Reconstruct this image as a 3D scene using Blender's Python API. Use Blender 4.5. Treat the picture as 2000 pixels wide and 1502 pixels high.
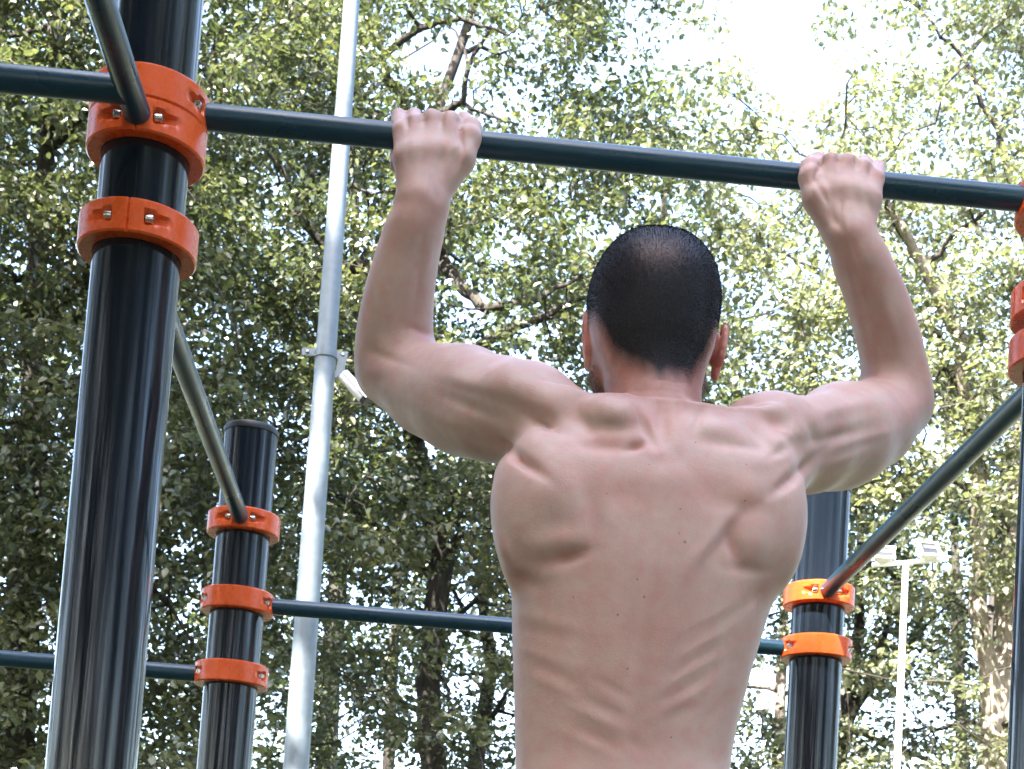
import bpy, bmesh, math, random
import numpy as np
from mathutils import Vector, Matrix
for o in list(bpy.data.objects): bpy.data.objects.remove(o)
random.seed(7); rng = np.random.default_rng(7)
scene = bpy.context.scene
H = 2.35                                   # height of the main pull-up bar above the ground

# ------------------------------------------------------------------ camera
F_PX, CX, CY = 3003.0, 1009.0, 1681.0      # focal length and principal point in pixels of a 2000 x 1502 frame
CAM = np.array([0.4056, -1.8883, H - 1.064])
YAW, PITCH, ROLL = 0.0631, 0.0801, 0.0663
def cam_axes():
    cy, sy, cp, sp, cr, sr = math.cos(YAW), math.sin(YAW), math.cos(PITCH), math.sin(PITCH), math.cos(ROLL), math.sin(ROLL)
    f = np.array([sy*cp, cy*cp, sp]); r = np.array([cy, -sy, 0.0]); u = np.cross(r, f)
    return np.array([cr*r + sr*u, -sr*r + cr*u, f])
AX = cam_axes()
cam_data = bpy.data.cameras.new('camera'); cam = bpy.data.objects.new('camera', cam_data)
scene.collection.objects.link(cam); scene.camera = cam
m = Matrix.Identity(4)
for i in range(3):
    m[i][0], m[i][1], m[i][2], m[i][3] = AX[0][i], AX[1][i], -AX[2][i], CAM[i]
cam.matrix_world = m
cam_data.sensor_width = 36; cam_data.lens = F_PX/2000*36
cam_data.shift_x = (1000 - CX)/2000; cam_data.shift_y = (CY - 751)/2000
cam_data.dof.use_dof = True; cam_data.dof.focus_distance = 1.95; cam_data.dof.aperture_fstop = 26
cam_data.clip_start = 0.05; cam_data.clip_end = 3000

def at(px, py, Y):                         # the point of the world seen at (px, py) that lies in the plane y = Y
    d = AX.T @ np.array([(px - CX)/F_PX, (CY - py)/F_PX, 1.0])
    return CAM + d*((Y - CAM[1])/d[1])

# ------------------------------------------------------------------ sky, sun, exposure
SUN_EL, SUN_AZ = math.radians(50), math.radians(215)      # azimuth measured from +Y towards +X
world = bpy.data.worlds.new('World'); scene.world = world; world.use_nodes = True
wn = world.node_tree; wn.nodes.clear()
sky = wn.nodes.new('ShaderNodeTexSky'); sky.sky_type = 'NISHITA'; sky.sun_disc = False
sky.sun_elevation = SUN_EL; sky.sun_rotation = SUN_AZ
sky.air_density = 1.0; sky.dust_density = 3.0; sky.ozone_density = 1.0
bg = wn.nodes.new('ShaderNodeBackground'); bg.inputs['Strength'].default_value = 0.15
wo = wn.nodes.new('ShaderNodeOutputWorld')
wn.links.new(sky.outputs[0], bg.inputs[0]); wn.links.new(bg.outputs[0], wo.inputs[0])
sun_data = bpy.data.lights.new('sun', 'SUN'); sun_data.energy = 5; sun_data.angle = math.radians(0.53)
sun_data.color = (1.0, 0.955, 0.88)
sun = bpy.data.objects.new('sun', sun_data); scene.collection.objects.link(sun)
SUN_DIR = Vector((math.sin(SUN_AZ)*math.cos(SUN_EL), math.cos(SUN_AZ)*math.cos(SUN_EL), math.sin(SUN_EL)))
sun.rotation_euler = SUN_DIR.to_track_quat('Z', 'Y').to_euler()
sun.location = (0, 0, 30)
scene.view_settings.view_transform = 'Standard'; scene.view_settings.look = 'None'
scene.view_settings.gamma = 1; scene.view_settings.use_curve_mapping = False
scene.view_settings.exposure = 3.45
scene.render.engine = 'CYCLES'
scene.cycles.use_denoising = True
scene.cycles.max_bounces = 8; scene.cycles.transparent_max_bounces = 8

# ------------------------------------------------------------------ helpers
def link(o, parent=None):
    scene.collection.objects.link(o)
    if parent is not None: o.parent = parent
    return o
def tag(o, label=None, cat=None, group=None, kind=None):
    if label: o['label'] = label
    if cat: o['category'] = cat
    if group: o['group'] = group
    if kind: o['kind'] = kind
    return o
def empty(name, loc, label, cat, group=None):
    o = bpy.data.objects.new(name, None); o.location = loc; o.empty_display_size = 0.2
    link(o); tag(o, label, cat, group); return o
def np_mesh(name, verts, faces, mat, smooth=True, attrs=None, sizes=None):
    """verts (n,3), faces (m,k) array (or flat index array with sizes)."""
    me = bpy.data.meshes.new(name); verts = np.asarray(verts, np.float32)
    if sizes is None:
        faces = np.asarray(faces, np.int32); k = faces.shape[1]; flat = faces.ravel(); sizes = np.full(len(faces), k, np.int32)
    else: flat = np.asarray(faces, np.int32)
    me.vertices.add(len(verts)); me.vertices.foreach_set('co', verts.ravel())
    me.loops.add(len(flat)); me.loops.foreach_set('vertex_index', flat)
    me.polygons.add(len(sizes))
    st = np.zeros(len(sizes), np.int32); st[1:] = np.cumsum(sizes)[:-1]
    me.polygons.foreach_set('loop_start', st)
    me.polygons.foreach_set('use_smooth', np.full(len(sizes), smooth))
    if attrs:
        for n, a in attrs.items():
            at_ = me.attributes.new(n, 'FLOAT', 'POINT'); at_.data.foreach_set('value', np.asarray(a, np.float32))
    me.materials.append(mat); me.update(); me.validate(); return me
def mesh_obj(name, me, parent=None, loc=None):
    o = bpy.data.objects.new(name, me)
    if loc is not None: o.location = loc
    return link(o, parent)
class MB:                                  # collects shapes that become one mesh
    def __init__(s): s.v, s.f = [], []
    def add(s, v, f):
        b = len(s.v); s.v += [tuple(p) for p in v]; s.f += [tuple(i + b for i in q) for q in f]
    def frame(s, d):
        d = Vector(d).normalized(); a = Vector((0, 0, 1)) if abs(d.z) < 0.9 else Vector((1, 0, 0))
        u = d.cross(a).normalized(); return d, u, d.cross(u).normalized()
    def tube(s, pts, rad, n=12, caps=True, twist=0.0):
        pts = [Vector(p) for p in pts]; rad = [rad]*len(pts) if not hasattr(rad, '__len__') else rad
        V, Fc = [], []; d0, u, w = s.frame(pts[1] - pts[0])
        for i, p in enumerate(pts):
            d = (pts[min(i+1, len(pts)-1)] - pts[max(i-1, 0)]).normalized()
            u = (u - d*u.dot(d)).normalized(); w = d.cross(u)
            for k in range(n):
                a = 2*math.pi*k/n; V.append(p + (u*math.cos(a) + w*math.sin(a))*rad[i])
        for i in range(len(pts)-1):
            for k in range(n):
                Fc.append((i*n+k, i*n+(k+1) % n, (i+1)*n+(k+1) % n, (i+1)*n+k))
        if caps: Fc += [tuple(range(n-1, -1, -1)), tuple(range((len(pts)-1)*n, len(pts)*n))]
        s.add(V, Fc)
    def box(s, c, size, rot=None):
        c = Vector(c); V = []
        for x in (-.5, .5):
            for y in (-.5, .5):
                for z in (-.5, .5):
                    p = Vector((x*size[0], y*size[1], z*size[2])); V.append(c + (rot @ p if rot else p))
        s.add(V, [(0,1,3,2),(4,6,7,5),(0,4,5,1),(2,3,7,6),(0,2,6,4),(1,5,7,3)])
    def lathe(s, prof, n=48, c=(0,0,0), rot=None):     # prof: list of (r, z), closed at r = 0 ends if r is 0
        V, Fc = [], []; c = Vector(c)
        for r, z in prof:
            for k in range(n):
                a = 2*math.pi*k/n; p = Vector((r*math.cos(a), r*math.sin(a), z)); V.append(c + (rot @ p if rot else p))
        for i in range(len(prof)-1):
            for k in range(n): Fc.append((i*n+k, i*n+(k+1) % n, (i+1)*n+(k+1) % n, (i+1)*n+k))
        s.add(V, Fc)
    def build(s, name, mat, parent=None, loc=None, smooth=True, bevel=0, sharp=None):
        me = bpy.data.meshes.new(name); me.from_pydata(s.v, [], s.f); me.update()
        bm = bmesh.new(); bm.from_mesh(me)
        bmesh.ops.remove_doubles(bm, verts=bm.verts, dist=1e-6)
        bmesh.ops.recalc_face_normals(bm, faces=bm.faces)
        if bevel: bmesh.ops.bevel(bm, geom=[e for e in bm.edges if e.is_manifold and e.calc_face_angle(0) > 0.6], offset=bevel, segments=2, affect='EDGES')
        for f in bm.faces: f.smooth = smooth
        if sharp:
            for e in bm.edges:
                if e.is_manifold and e.calc_face_angle(0) > sharp: e.smooth = False
        bm.to_mesh(me); bm.free(); me.materials.append(mat)
        o = mesh_obj(name, me, parent, loc); return o

# ------------------------------------------------------------------ material helpers
def new_mat(name):
    mt = bpy.data.materials.new(name); mt.use_nodes = True
    nt = mt.node_tree; return mt, nt, nt.nodes['Principled BSDF'], nt.nodes['Material Output']
def N(nt, typ, **kw):
    n = nt.nodes.new(typ)
    for k, v in kw.items():
        if k in n.inputs.keys() if isinstance(k, str) else False: n.inputs[k].default_value = v
        else: setattr(n, k, v)
    return n
def noise(nt, scale, detail=3, coord='Object', stretch=None, rough=0.5):
    tc = nt.nodes.new('ShaderNodeTexCoord'); nz = nt.nodes.new('ShaderNodeTexNoise')
    nz.inputs['Scale'].default_value = scale; nz.inputs['Detail'].default_value = detail; nz.inputs['Roughness'].default_value = rough
    if stretch:
        mp = nt.nodes.new('ShaderNodeMapping'); mp.inputs['Scale'].default_value = stretch
        nt.links.new(tc.outputs[coord], mp.inputs[0]); nt.links.new(mp.outputs[0], nz.inputs['Vector'])
    else: nt.links.new(tc.outputs[coord], nz.inputs['Vector'])
    return nz
def ramp(nt, src, stops):
    r = nt.nodes.new('ShaderNodeValToRGB'); e = r.color_ramp.elements
    while len(e) < len(stops): e.new(0.5)
    for i, (p, c) in enumerate(stops): e[i].position = p; e[i].color = (*c, 1) if len(c) == 3 else c
    nt.links.new(src, r.inputs[0]); return r
def bump(nt, src, strength, dist, bsdf):
    b = nt.nodes.new('ShaderNodeBump'); b.inputs['Strength'].default_value = strength; b.inputs['Distance'].default_value = dist
    nt.links.new(src, b.inputs['Height']); nt.links.new(b.outputs[0], bsdf.inputs['Normal']); return b
def mixc(nt, fac, a, b, mode='MIX'):
    mx = nt.nodes.new('ShaderNodeMix'); mx.data_type = 'RGBA'; mx.blend_type = mode
    for sock, v in ((mx.inputs[0], fac), (mx.inputs[6], a), (mx.inputs[7], b)):
        if isinstance(v, bpy.types.NodeSocket): nt.links.new(v, sock)
        elif hasattr(v, '__len__'): sock.default_value = (*v, 1) if len(v) == 3 else v
        else: sock.default_value = v
    return mx.outputs[2]
# ------------------------------------------------------------------ ground and materials of the frame
def mat_powder(name, col, rough, streak=True):
    mt, nt, b, out = new_mat(name)
    nz = noise(nt, 9, 4, stretch=(5, 5, 0.15) if streak else (1, 1, 1))
    fine = noise(nt, 260, 2)
    dirt = noise(nt, 5, 6, rough=0.7)
    c = mixc(nt, ramp(nt, dirt.outputs[0], [(0.5, (0, 0, 0)), (0.8, (0.35, 0.35, 0.35))]).outputs[0], col, tuple(min(1, v*1.5 + .006) for v in col))
    nt.links.new(c, b.inputs['Base Color'])
    if streak:
        scn = noise(nt, 30, 2, stretch=(9, 9, .12)); sm_ = noise(nt, 2.2, 3)
        f1 = nt.nodes.new('ShaderNodeMath'); f1.operation = 'MULTIPLY'
        nt.links.new(ramp(nt, scn.outputs[0], [(.70, (0, 0, 0)), (.75, (1, 1, 1))]).outputs[0], f1.inputs[0]); nt.links.new(ramp(nt, sm_.outputs[0], [(.48, (0, 0, 0)), (.62, (.55, .55, .55))]).outputs[0], f1.inputs[1])
        c = mixc(nt, f1.outputs[0], c, (0.10, 0.11, 0.12)); nt.links.new(c, b.inputs['Base Color'])
    r = nt.nodes.new('ShaderNodeMapRange'); r.inputs[1].default_value = .3; r.inputs[2].default_value = .75
    r.inputs[3].default_value = rough*.75; r.inputs[4].default_value = rough*1.45
    nt.links.new(nz.outputs[0], r.inputs[0]); nt.links.new(r.outputs[0], b.inputs['Roughness'])
    b.inputs['Specular IOR Level'].default_value = 0.55 if streak else 0.42
    mx = nt.nodes.new('ShaderNodeMath'); mx.operation = 'MULTIPLY_ADD'; mx.inputs[1].default_value = 0.025
    nt.links.new(fine.outputs[0], mx.inputs[0]); nt.links.new(nz.outputs[0], mx.inputs[2])
    bump(nt, mx.outputs[0], 0.06, 0.004, b)
    return mt
M_POST = mat_powder('post_powder_coat', (0.007, 0.011, 0.018), 0.12)
M_BAR = mat_powder('bar_powder_coat', (0.014, 0.050, 0.082), 0.30, False)
def mat_orange():
    mt, nt, b, out = new_mat('orange_clamp_paint')
    nz = noise(nt, 30, 4)
    c = ramp(nt, nz.outputs[0], [(0.3, (0.68, 0.088, 0.014)), (0.7, (0.78, 0.115, 0.02))])
    gr = noise(nt, 55, 7, rough=.75); cg = mixc(nt, ramp(nt, gr.outputs[0], [(.55, (0, 0, 0)), (.78, (.5, .5, .5))]).outputs[0], c.outputs[0], (0.26, 0.055, 0.022))
    nt.links.new(cg, b.inputs['Base Color'])
    rr_ = nt.nodes.new('ShaderNodeMapRange'); rr_.inputs[3].default_value = .14; rr_.inputs[4].default_value = .42; nt.links.new(gr.outputs[0], rr_.inputs[0]); nt.links.new(rr_.outputs[0], b.inputs['Roughness'])
    fine = noise(nt, 420, 2); bump(nt, fine.outputs[0], 0.12, 0.001, b)
    return mt
M_ORANGE = mat_orange()
def mat_metal(name, col, rough, metallic=1.0, scale=60):
    mt, nt, b, out = new_mat(name)
    nz = noise(nt, scale, 4)
    c = ramp(nt, nz.outputs[0], [(0.3, tuple(v*.8 for v in col)), (0.7, col)])
    nt.links.new(c.outputs[0], b.inputs['Base Color']); b.inputs['Metallic'].default_value = metallic
    r = nt.nodes.new('ShaderNodeMapRange'); r.inputs[3].default_value = rough*.8; r.inputs[4].default_value = rough*1.3
    nt.links.new(nz.outputs[0], r.inputs[0]); nt.links.new(r.outputs[0], b.inputs['Roughness'])
    return mt
M_STEEL = mat_metal('bolt_steel', (0.72, 0.72, 0.70), 0.25)
def mat_plain(name, col, rough, var=.15, scale=20, bmp=0):
    mt, nt, b, out = new_mat(name)
    nz = noise(nt, scale, 4)
    c = ramp(nt, nz.outputs[0], [(0.3, tuple(v*(1-var) for v in col)), (0.7, tuple(min(1, v*(1+var)) for v in col))])
    nt.links.new(c.outputs[0], b.inputs['Base Color']); b.inputs['Roughness'].default_value = rough
    if bmp: bump(nt, nz.outputs[0], .4, bmp, b)
    return mt
M_BLACK = mat_plain('black_plastic', (0.012, 0.012, 0.013), 0.45)
M_GALV = mat_metal('galvanised_steel', (0.20, 0.24, 0.275), 0.45, 0.4, 25)
M_WHITE = mat_plain('white_paint', (0.80, 0.80, 0.79), 0.4, .04, 8)
M_GREYWHITE = mat_plain('off_white_plastic', (0.68, 0.68, 0.70), 0.4, .05, 12)

mt, nt, b, out = new_mat('ground_sand_and_grass')
nz = noise(nt, 0.35, 8, 'Object'); n2 = noise(nt, 14, 5, 'Object')
g = ramp(nt, n2.outputs[0], [(0.3, (0.045, 0.07, 0.02)), (0.7, (0.085, 0.11, 0.035))])
s_ = ramp(nt, n2.outputs[0], [(0.3, (0.050, 0.038, 0.032)), (0.7, (0.080, 0.062, 0.052))])
nt.links.new(mixc(nt, ramp(nt, nz.outputs[0], [(0.47, (0, 0, 0)), (0.53, (1, 1, 1))]).outputs[0], g.outputs[0], s_.outputs[0]), b.inputs['Base Color'])
b.inputs['Roughness'].default_value = 0.95; bump(nt, n2.outputs[0], .5, .03, b); M_GROUND = mt
gm = MB(); S = 900
nx = 24; gv = [((i/nx-.5)*2*S, (j/nx-.5)*2*S, 0) for j in range(nx+1) for i in range(nx+1)]
gm.add(gv, [(j*(nx+1)+i, j*(nx+1)+i+1, (j+1)*(nx+1)+i+1, (j+1)*(nx+1)+i) for j in range(nx) for i in range(nx)])
ground = gm.build('ground', M_GROUND); tag(ground, kind='structure')

# ------------------------------------------------------------------ the workout frame: posts, bars, clamps
W, D = 1.1964, 1.2203                       # post spacing sideways and in depth
R_POST, R_BAR, R_OUT, RING_H = 0.054, 0.0164, 0.0732, 0.0215
station = empty('workout_frame', (0, 0, 0), 'black outdoor pull-up frame of thick posts and bars joined by orange clamps', 'workout frame')
POSTS = {'L': (0, 0, H + 0.62), 'R': (W, 0, H + 0.62), 'ML': (0, D, at(488, 840, D)[2]), 'MR': (W, D, at(1618, 953, D)[2])}
for k, (x, y, top) in POSTS.items():
    pb = MB(); pb.lathe([(0, 0.002), (R_POST, 0.002), (R_POST, top*.25), (R_POST, top*.5), (R_POST, top*.75), (R_POST, top - .003)], 72)
    p = pb.build('post', M_POST, station, (x, y, 0), sharp=.7)
    cb = MB(); cb.lathe([(R_POST - .001, top - .012), (R_POST + .0018, top - .011), (R_POST + .0022, top - .002), (R_POST - .001, top + .003), (R_POST*.6, top + .007), (0.0, top + .008)], 72)
    cb.build('cap', M_BLACK, p, (0, 0, 0), sharp=.8)

def clamp_mesh():
    nth, nz_ = 216, 13
    zs = np.linspace(-RING_H, RING_H, nz_); V = []; Fc = []
    prof = []                               # (kind, z): outer wall, then inner wall
    bev = .0022
    loop = [('o', -RING_H + 0.0, -bev), ('o', -RING_H + bev, 0)] + [('o', z, 0) for z in zs[1:-1]] + [('o', RING_H - bev, 0), ('o', RING_H, -bev), ('i', RING_H, 0), ('i', -RING_H, 0)]
    for th in np.linspace(0, 2*np.pi, nth, endpoint=False):
        for kind, z, dr in loop:
            r = R_OUT + dr if kind == 'o' else R_POST + .0006
            if kind == 'o':
                a = math.degrees(th); dep = 0
                for seam in (0, 180):
                    d = (a - seam + 180) % 360 - 180
                    ad = abs(d)
                    if ad < 1.0: dep = max(dep, .0024*(1 - ad/1.0) + .0004)
                    if 15.5 < ad < 43:
                        t = (ad - 18)/(43 - 18); hz = .0084*(1 - .25*max(t, 0))
                        wall = min(1, max(0, (ad - 15.5)/2.0))
                        e = min(1, max(0, (hz - abs(z))/.0022))
                        dep = max(dep, .0125*wall*e*(1 - max(t, 0))**.8)
                r -= dep
            V.append((r*math.cos(th), r*math.sin(th), z))
    nl = len(loop)
    for i in range(nth):
        j = (i+1) % nth
        for k in range(nl): Fc.append((i*nl+k, j*nl+k, j*nl+(k+1) % nl, i*nl+(k+1) % nl))
    b_ = MB(); b_.add(V, Fc); return b_
def bolt_mesh():
    b_ = MB(); r = .0056
    b_.lathe([(0, -.004), (r, -.004), (r, .0035), (r*.86, .0048), (.0031, .0048), (.0029, .0016), (0, .0014)], 20)
    return b_
ring_proto = bolt_proto = None
def clamp(x, y, z, seam_deg):
    """A ring of two halves whose seam (and bar) points along seam_deg; four socket bolts."""
    global ring_proto, bolt_proto
    if ring_proto is None:
        ring_proto = clamp_mesh().build('clamp_ring', M_ORANGE, station, sharp=.55); o = ring_proto
    else: o = link(ring_proto.copy(), station)
    o.location = (x, y, z); o.rotation_euler = (0, 0, math.radians(seam_deg))
    for seam in (0, 180):
        for s in (-1, 1):
            a = math.radians(seam + s*21.5); rr = R_OUT - .0058
            if bolt_proto is None: bolt_proto = bolt_mesh().build('bolt', M_STEEL, o, sharp=.6); q = bolt_proto
            else: q = link(bolt_proto.copy(), o)
            q.location = (rr*math.cos(a), rr*math.sin(a), 0)
            tdir = Vector((-math.sin(a), math.cos(a), 0))*s
            q.rotation_euler = (tdir*.92 + Vector((math.cos(a), math.sin(a), 0))*.38).to_track_quat('Z', 'Y').to_euler()
    return o
def bar(p, q, r=R_BAR, label=None):
    p, q = Vector(p), Vector(q); b_ = MB(); n = 8
    b_.tube([p + (q - p)*i/n for i in range(n+1)], r, 28)
    o = b_.build('bar', M_BAR, station, sharp=.8)
    if label: o['label'] = label
    return o
def mid(a, b, t): return tuple(a[i] + (b[i]-a[i])*t for i in range(3))
e = R_OUT - .010
Z2, ZB, ZL, ZR = H - .171, H - .332, H - .4817, H - .221
ZF = H - .0432
bar((e, 0, H), (W - e, 0, H), label='bar gripped by both hands')
bar((e, D, ZB), (W - e, D, ZB))
bar((0, e, Z2), (0, D - e, Z2)); bar((W, e, ZR + .014), (W, D - e, ZR))
bar((-e, D, ZL), (-1.9, D, ZL))
FRONT_END = (-.012, -1.75, ZF)
bar((0, -e, ZF), FRONT_END)
# the rung that leaves the front bar sideways
rung_y = -.118
bar((-.004, rung_y, ZF), (-1.3, rung_y + .01, ZF - .004), r=R_BAR)
clamp(0, 0, H, 0); clamp(0, 0, ZF, -90); clamp(0, 0, Z2, -90)
clamp(W, 0, H, 180); clamp(W, 0, H - .139, 0); clamp(W, 0, ZR + .016, 90)
clamp(0, D, Z2, -90); clamp(0, D, ZB, 0); clamp(0, D, ZL, 180)
clamp(W, D, ZR, -90); clamp(W, D, ZB, 180)
# ------------------------------------------------------------------ the person: one continuous body grown from a distance field
def axis_lines():
    xs = np.arange(.215, 1.075, .003); ys = np.arange(-.36, .17, .003)
    z = [H + .075]; 
    while z[-1] > H - 1.84:
        d = H - z[-1]; z.append(z[-1] - (.003 if d < .84 else .008))
    return xs.astype(np.float32), ys.astype(np.float32), np.array(z[::-1], np.float32)
XS, YS, ZS = axis_lines()
class Field:
    def __init__(s, xs, ys, zs): s.x, s.y, s.z = xs, ys, zs; s.d = np.full((len(xs), len(ys), len(zs)), .08, np.float32)
    def box(s, lo, hi):
        i = [np.searchsorted(a, l) for a, l in zip((s.x, s.y, s.z), lo)]; j = [np.searchsorted(a, h) for a, h in zip((s.x, s.y, s.z), hi)]
        sl = tuple(slice(a, max(b, a)) for a, b in zip(i, j))
        return sl, s.x[sl[0]][:, None, None], s.y[sl[1]][None, :, None], s.z[sl[2]][None, None, :]
    def put(s, sl, d, k, sub=False):
        D0 = s.d[sl]
        if sub:                              # smooth subtraction
            h = np.clip(.5 - .5*(D0 + d)/k, 0, 1); s.d[sl] = D0*(1-h) + (-d)*h + k*h*(1-h)
        else:
            h = np.clip(.5 + .5*(D0 - d)/k, 0, 1); s.d[sl] = D0*(1-h) + d*h - k*h*(1-h)
    def cone(s, a, b, ra, rb, k=.012, sub=False):
        a = np.asarray(a, np.float32); b = np.asarray(b, np.float32); R_ = max(ra, rb) + k + .02
        sl, X, Y, Z = s.box(np.minimum(a, b) - R_, np.maximum(a, b) + R_)
        v = b - a; L = float(v @ v) + 1e-9
        t = np.clip(((X - a[0])*v[0] + (Y - a[1])*v[1] + (Z - a[2])*v[2])/L, 0, 1)
        d = np.sqrt((X - a[0] - t*v[0])**2 + (Y - a[1] - t*v[1])**2 + (Z - a[2] - t*v[2])**2) - (ra + (rb - ra)*t)
        s.put(sl, d, k, sub)
    def chain(s, pts, k=.01):
        for (a, ra), (b, rb) in zip(pts[:-1], pts[1:]): s.cone(a, b, ra, rb, k)
    def ell(s, c, r, rot=(0, 0, 0), k=.015, sub=False):
        c = np.asarray(c, np.float32); R_ = max(r) + k + .02
        sl, X, Y, Z = s.box(c - R_, c + R_)
        from mathutils import Euler
        M = np.array(Euler([math.radians(v) for v in rot]).to_matrix()).T
        X, Y, Z = X - c[0], Y - c[1], Z - c[2]
        u = (M[0, 0]*X + M[0, 1]*Y + M[0, 2]*Z)/r[0]; v = (M[1, 0]*X + M[1, 1]*Y + M[1, 2]*Z)/r[1]; w = (M[2, 0]*X + M[2, 1]*Y + M[2, 2]*Z)/r[2]
        k0 = np.sqrt(u*u + v*v + w*w) + 1e-6; k1 = np.sqrt((u/r[0])**2 + (v/r[1])**2 + (w/r[2])**2) + 1e-6
        s.put(sl, k0*(k0 - 1)/k1, k, sub)
    def mesh(s):
        """Surface nets."""
        d = s.d; ins = d < 0
        cells = np.zeros(tuple(n-1 for n in d.shape), np.uint8)
        for a in (0, 1):
            for b in (0, 1):
                for c in (0, 1): cells += ins[a:d.shape[0]-1+a, b:d.shape[1]-1+b, c:d.shape[2]-1+c]
        act = (cells > 0) & (cells < 8); idx = np.argwhere(act); n = len(idx)
        ids = np.full(cells.shape, -1, np.int32); ids[act] = np.arange(n)
        corners = np.array([(a, b, c) for a in (0, 1) for b in (0, 1) for c in (0, 1)])
        val = np.stack([d[idx[:, 0]+c[0], idx[:, 1]+c[1], idx[:, 2]+c[2]] for c in corners], 1)
        acc = np.zeros((n, 3)); cnt = np.zeros(n)
        for i in range(8):
            for j in range(i+1, 8):
                if abs(corners[i] - corners[j]).sum() != 1: continue
                m_ = (val[:, i] < 0) != (val[:, j] < 0); t = np.where(m_, val[:, i]/(val[:, i] - val[:, j] + 1e-12), 0)
                acc += np.where(m_[:, None], corners[i] + (corners[j] - corners[i])*t[:, None], 0); cnt += m_
        loc = acc/cnt[:, None]
        V = np.stack([ax[idx[:, q]] + loc[:, q]*(ax[idx[:, q]+1] - ax[idx[:, q]]) for q, ax in enumerate((s.x, s.y, s.z))], 1)
        faces = []
        for q in range(3):
            sl0 = [slice(None)]*3; sl1 = [slice(None)]*3; sl0[q] = slice(0, -1); sl1[q] = slice(1, None)
            a, b = ins[tuple(sl0)], ins[tuple(sl1)]; e_ = np.argwhere(a != b)
            o1, o2 = [(1, 2), (2, 0), (0, 1)][q]
            ok = (e_[:, o1] > 0) & (e_[:, o2] > 0) & (e_[:, o1] < d.shape[o1]-1) & (e_[:, o2] < d.shape[o2]-1); e_ = e_[ok]
            def cid(da, db):
                c = e_.copy(); c[:, o1] += da; c[:, o2] += db; return ids[c[:, 0], c[:, 1], c[:, 2]]
            quad = np.stack([cid(-1, -1), cid(0, -1), cid(0, 0), cid(-1, 0)], 1)
            flip = b[e_[:, 0], e_[:, 1], e_[:, 2]]; quad[flip] = quad[flip][:, ::-1]
            faces.append(quad)
        F_ = np.concatenate(faces); F_ = F_[(F_ >= 0).all(1)]
        return V, F_
def smooth_verts(V, F_, it, lam=.5, mask=None, plain=False):
    e_ = np.concatenate([F_[:, [0, 1]], F_[:, [1, 2]], F_[:, [2, 3]], F_[:, [3, 0]]]); e_ = np.concatenate([e_, e_[:, ::-1]])
    cnt = np.bincount(e_[:, 0], minlength=len(V))[:, None]
    for q in range(it):
        l_ = lam if plain else (lam, -lam*1.04)[q % 2]
        s_ = np.stack([np.bincount(e_[:, 0], V[e_[:, 1], c], len(V)) for c in range(3)], 1)/np.maximum(cnt, 1)
        V = V + l_*(s_ - V)*(1 if mask is None else mask[:, None])
    return V
def normals_of(V, F_):
    n = np.cross(V[F_[:, 2]] - V[F_[:, 0]], V[F_[:, 3]] - V[F_[:, 1]]); vn = np.zeros_like(V)
    for c in range(4):
        for q in range(3): vn[:, q] += np.bincount(F_[:, c], n[:, q], len(V))
    return vn/(np.linalg.norm(vn, axis=1, keepdims=True) + 1e-12)
def to_px(V):
    q = (V - CAM) @ AX.T; return CX + F_PX*q[:, 0]/q[:, 2], CY - F_PX*q[:, 1]/q[:, 2]
def rp(px, Y): return px*(Y - CAM[1] + .06)/F_PX        # a length of px pixels at depth Y, in metres
def P(px, py, Y, r): return (at(px, py, Y), rp(r, Y))

body = Field(XS, YS, ZS)
# trunk: lofted sections between left and right outlines, with back and belly depths
rows_l = [(850, 1075), (900, 1000), (935, 972), (985, 966), (1031, 970), (1074, 981), (1117, 996), (1154, 1000), (1234, 1001), (1300, 1003), (1394, 1006), (1500, 1008)]
rows_r = [(860, 1500), (910, 1545), (954, 1562), (1000, 1565), (1047, 1558), (1106, 1540), (1149, 1514), (1207, 1497), (1245, 1486), (1314, 1465), (1367, 1452), (1421, 1438), (1496, 1425)]
TY = -.165
wl = np.array([at(x, y, TY) for y, x in rows_l]); wr = np.array([at(x, y, TY) for y, x in rows_r])
hip = H - .98
wl = np.vstack([wl, [wl[-1, 0] - .012, 0, H - .92], [wl[-1, 0] - .018, 0, H - 1.0], [wl[-1, 0] + .02, 0, H - 1.10]])
wr = np.vstack([wr, [wr[-1, 0] + .012, 0, H - .92], [wr[-1, 0] + .018, 0, H - 1.0], [wr[-1, 0] - .02, 0, H - 1.10]])
def ip(z, tab, col): o_ = np.argsort(tab[:, 2]); return np.interp(z, tab[o_, 2], tab[o_, col])
zz = ZS.astype(float)
xl, xr = ip(zz, wl, 0), ip(zz, wr, 0)
kern = np.exp(-np.linspace(-2, 2, 13)**2); kern /= kern.sum()
sm = lambda a: np.convolve(np.pad(a, 6, 'edge'), kern, 'valid')
xl, xr = sm(xl), sm(xr)
dz = H - zz
back = np.interp(dz, [.40, .46, .52, .60, .70, .80, .90, 1.0, 1.1], [-.225, -.255, -.268, -.268, -.255, -.240, -.245, -.268, -.25])
front = np.interp(dz, [.40, .46, .55, .65, .80, .95, 1.1], [-.10, -.075, -.06, -.062, -.075, -.08, -.10])
for q in range(5): back, front = sm(back), sm(front)
cxs, a_ = (xl + xr)/2, (xr - xl)/2; cys, b_ = (back + front)/2, (front - back)/2
zsel = np.where((dz > .385) & (dz < 1.10))[0]; z0, z1 = zsel[0], zsel[-1] + 1
X = XS[:, None, None]; Y = YS[None, :, None]
u = np.abs(X - cxs[None, None, z0:z1])/a_[None, None, z0:z1]; v = np.abs(Y - cys[None, None, z0:z1])/b_[None, None, z0:z1]
pw = 2.25
dd = ((u**pw + v**pw)**(1/pw) - 1)*np.minimum(a_, b_)[None, None, z0:z1]*1.15
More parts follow.
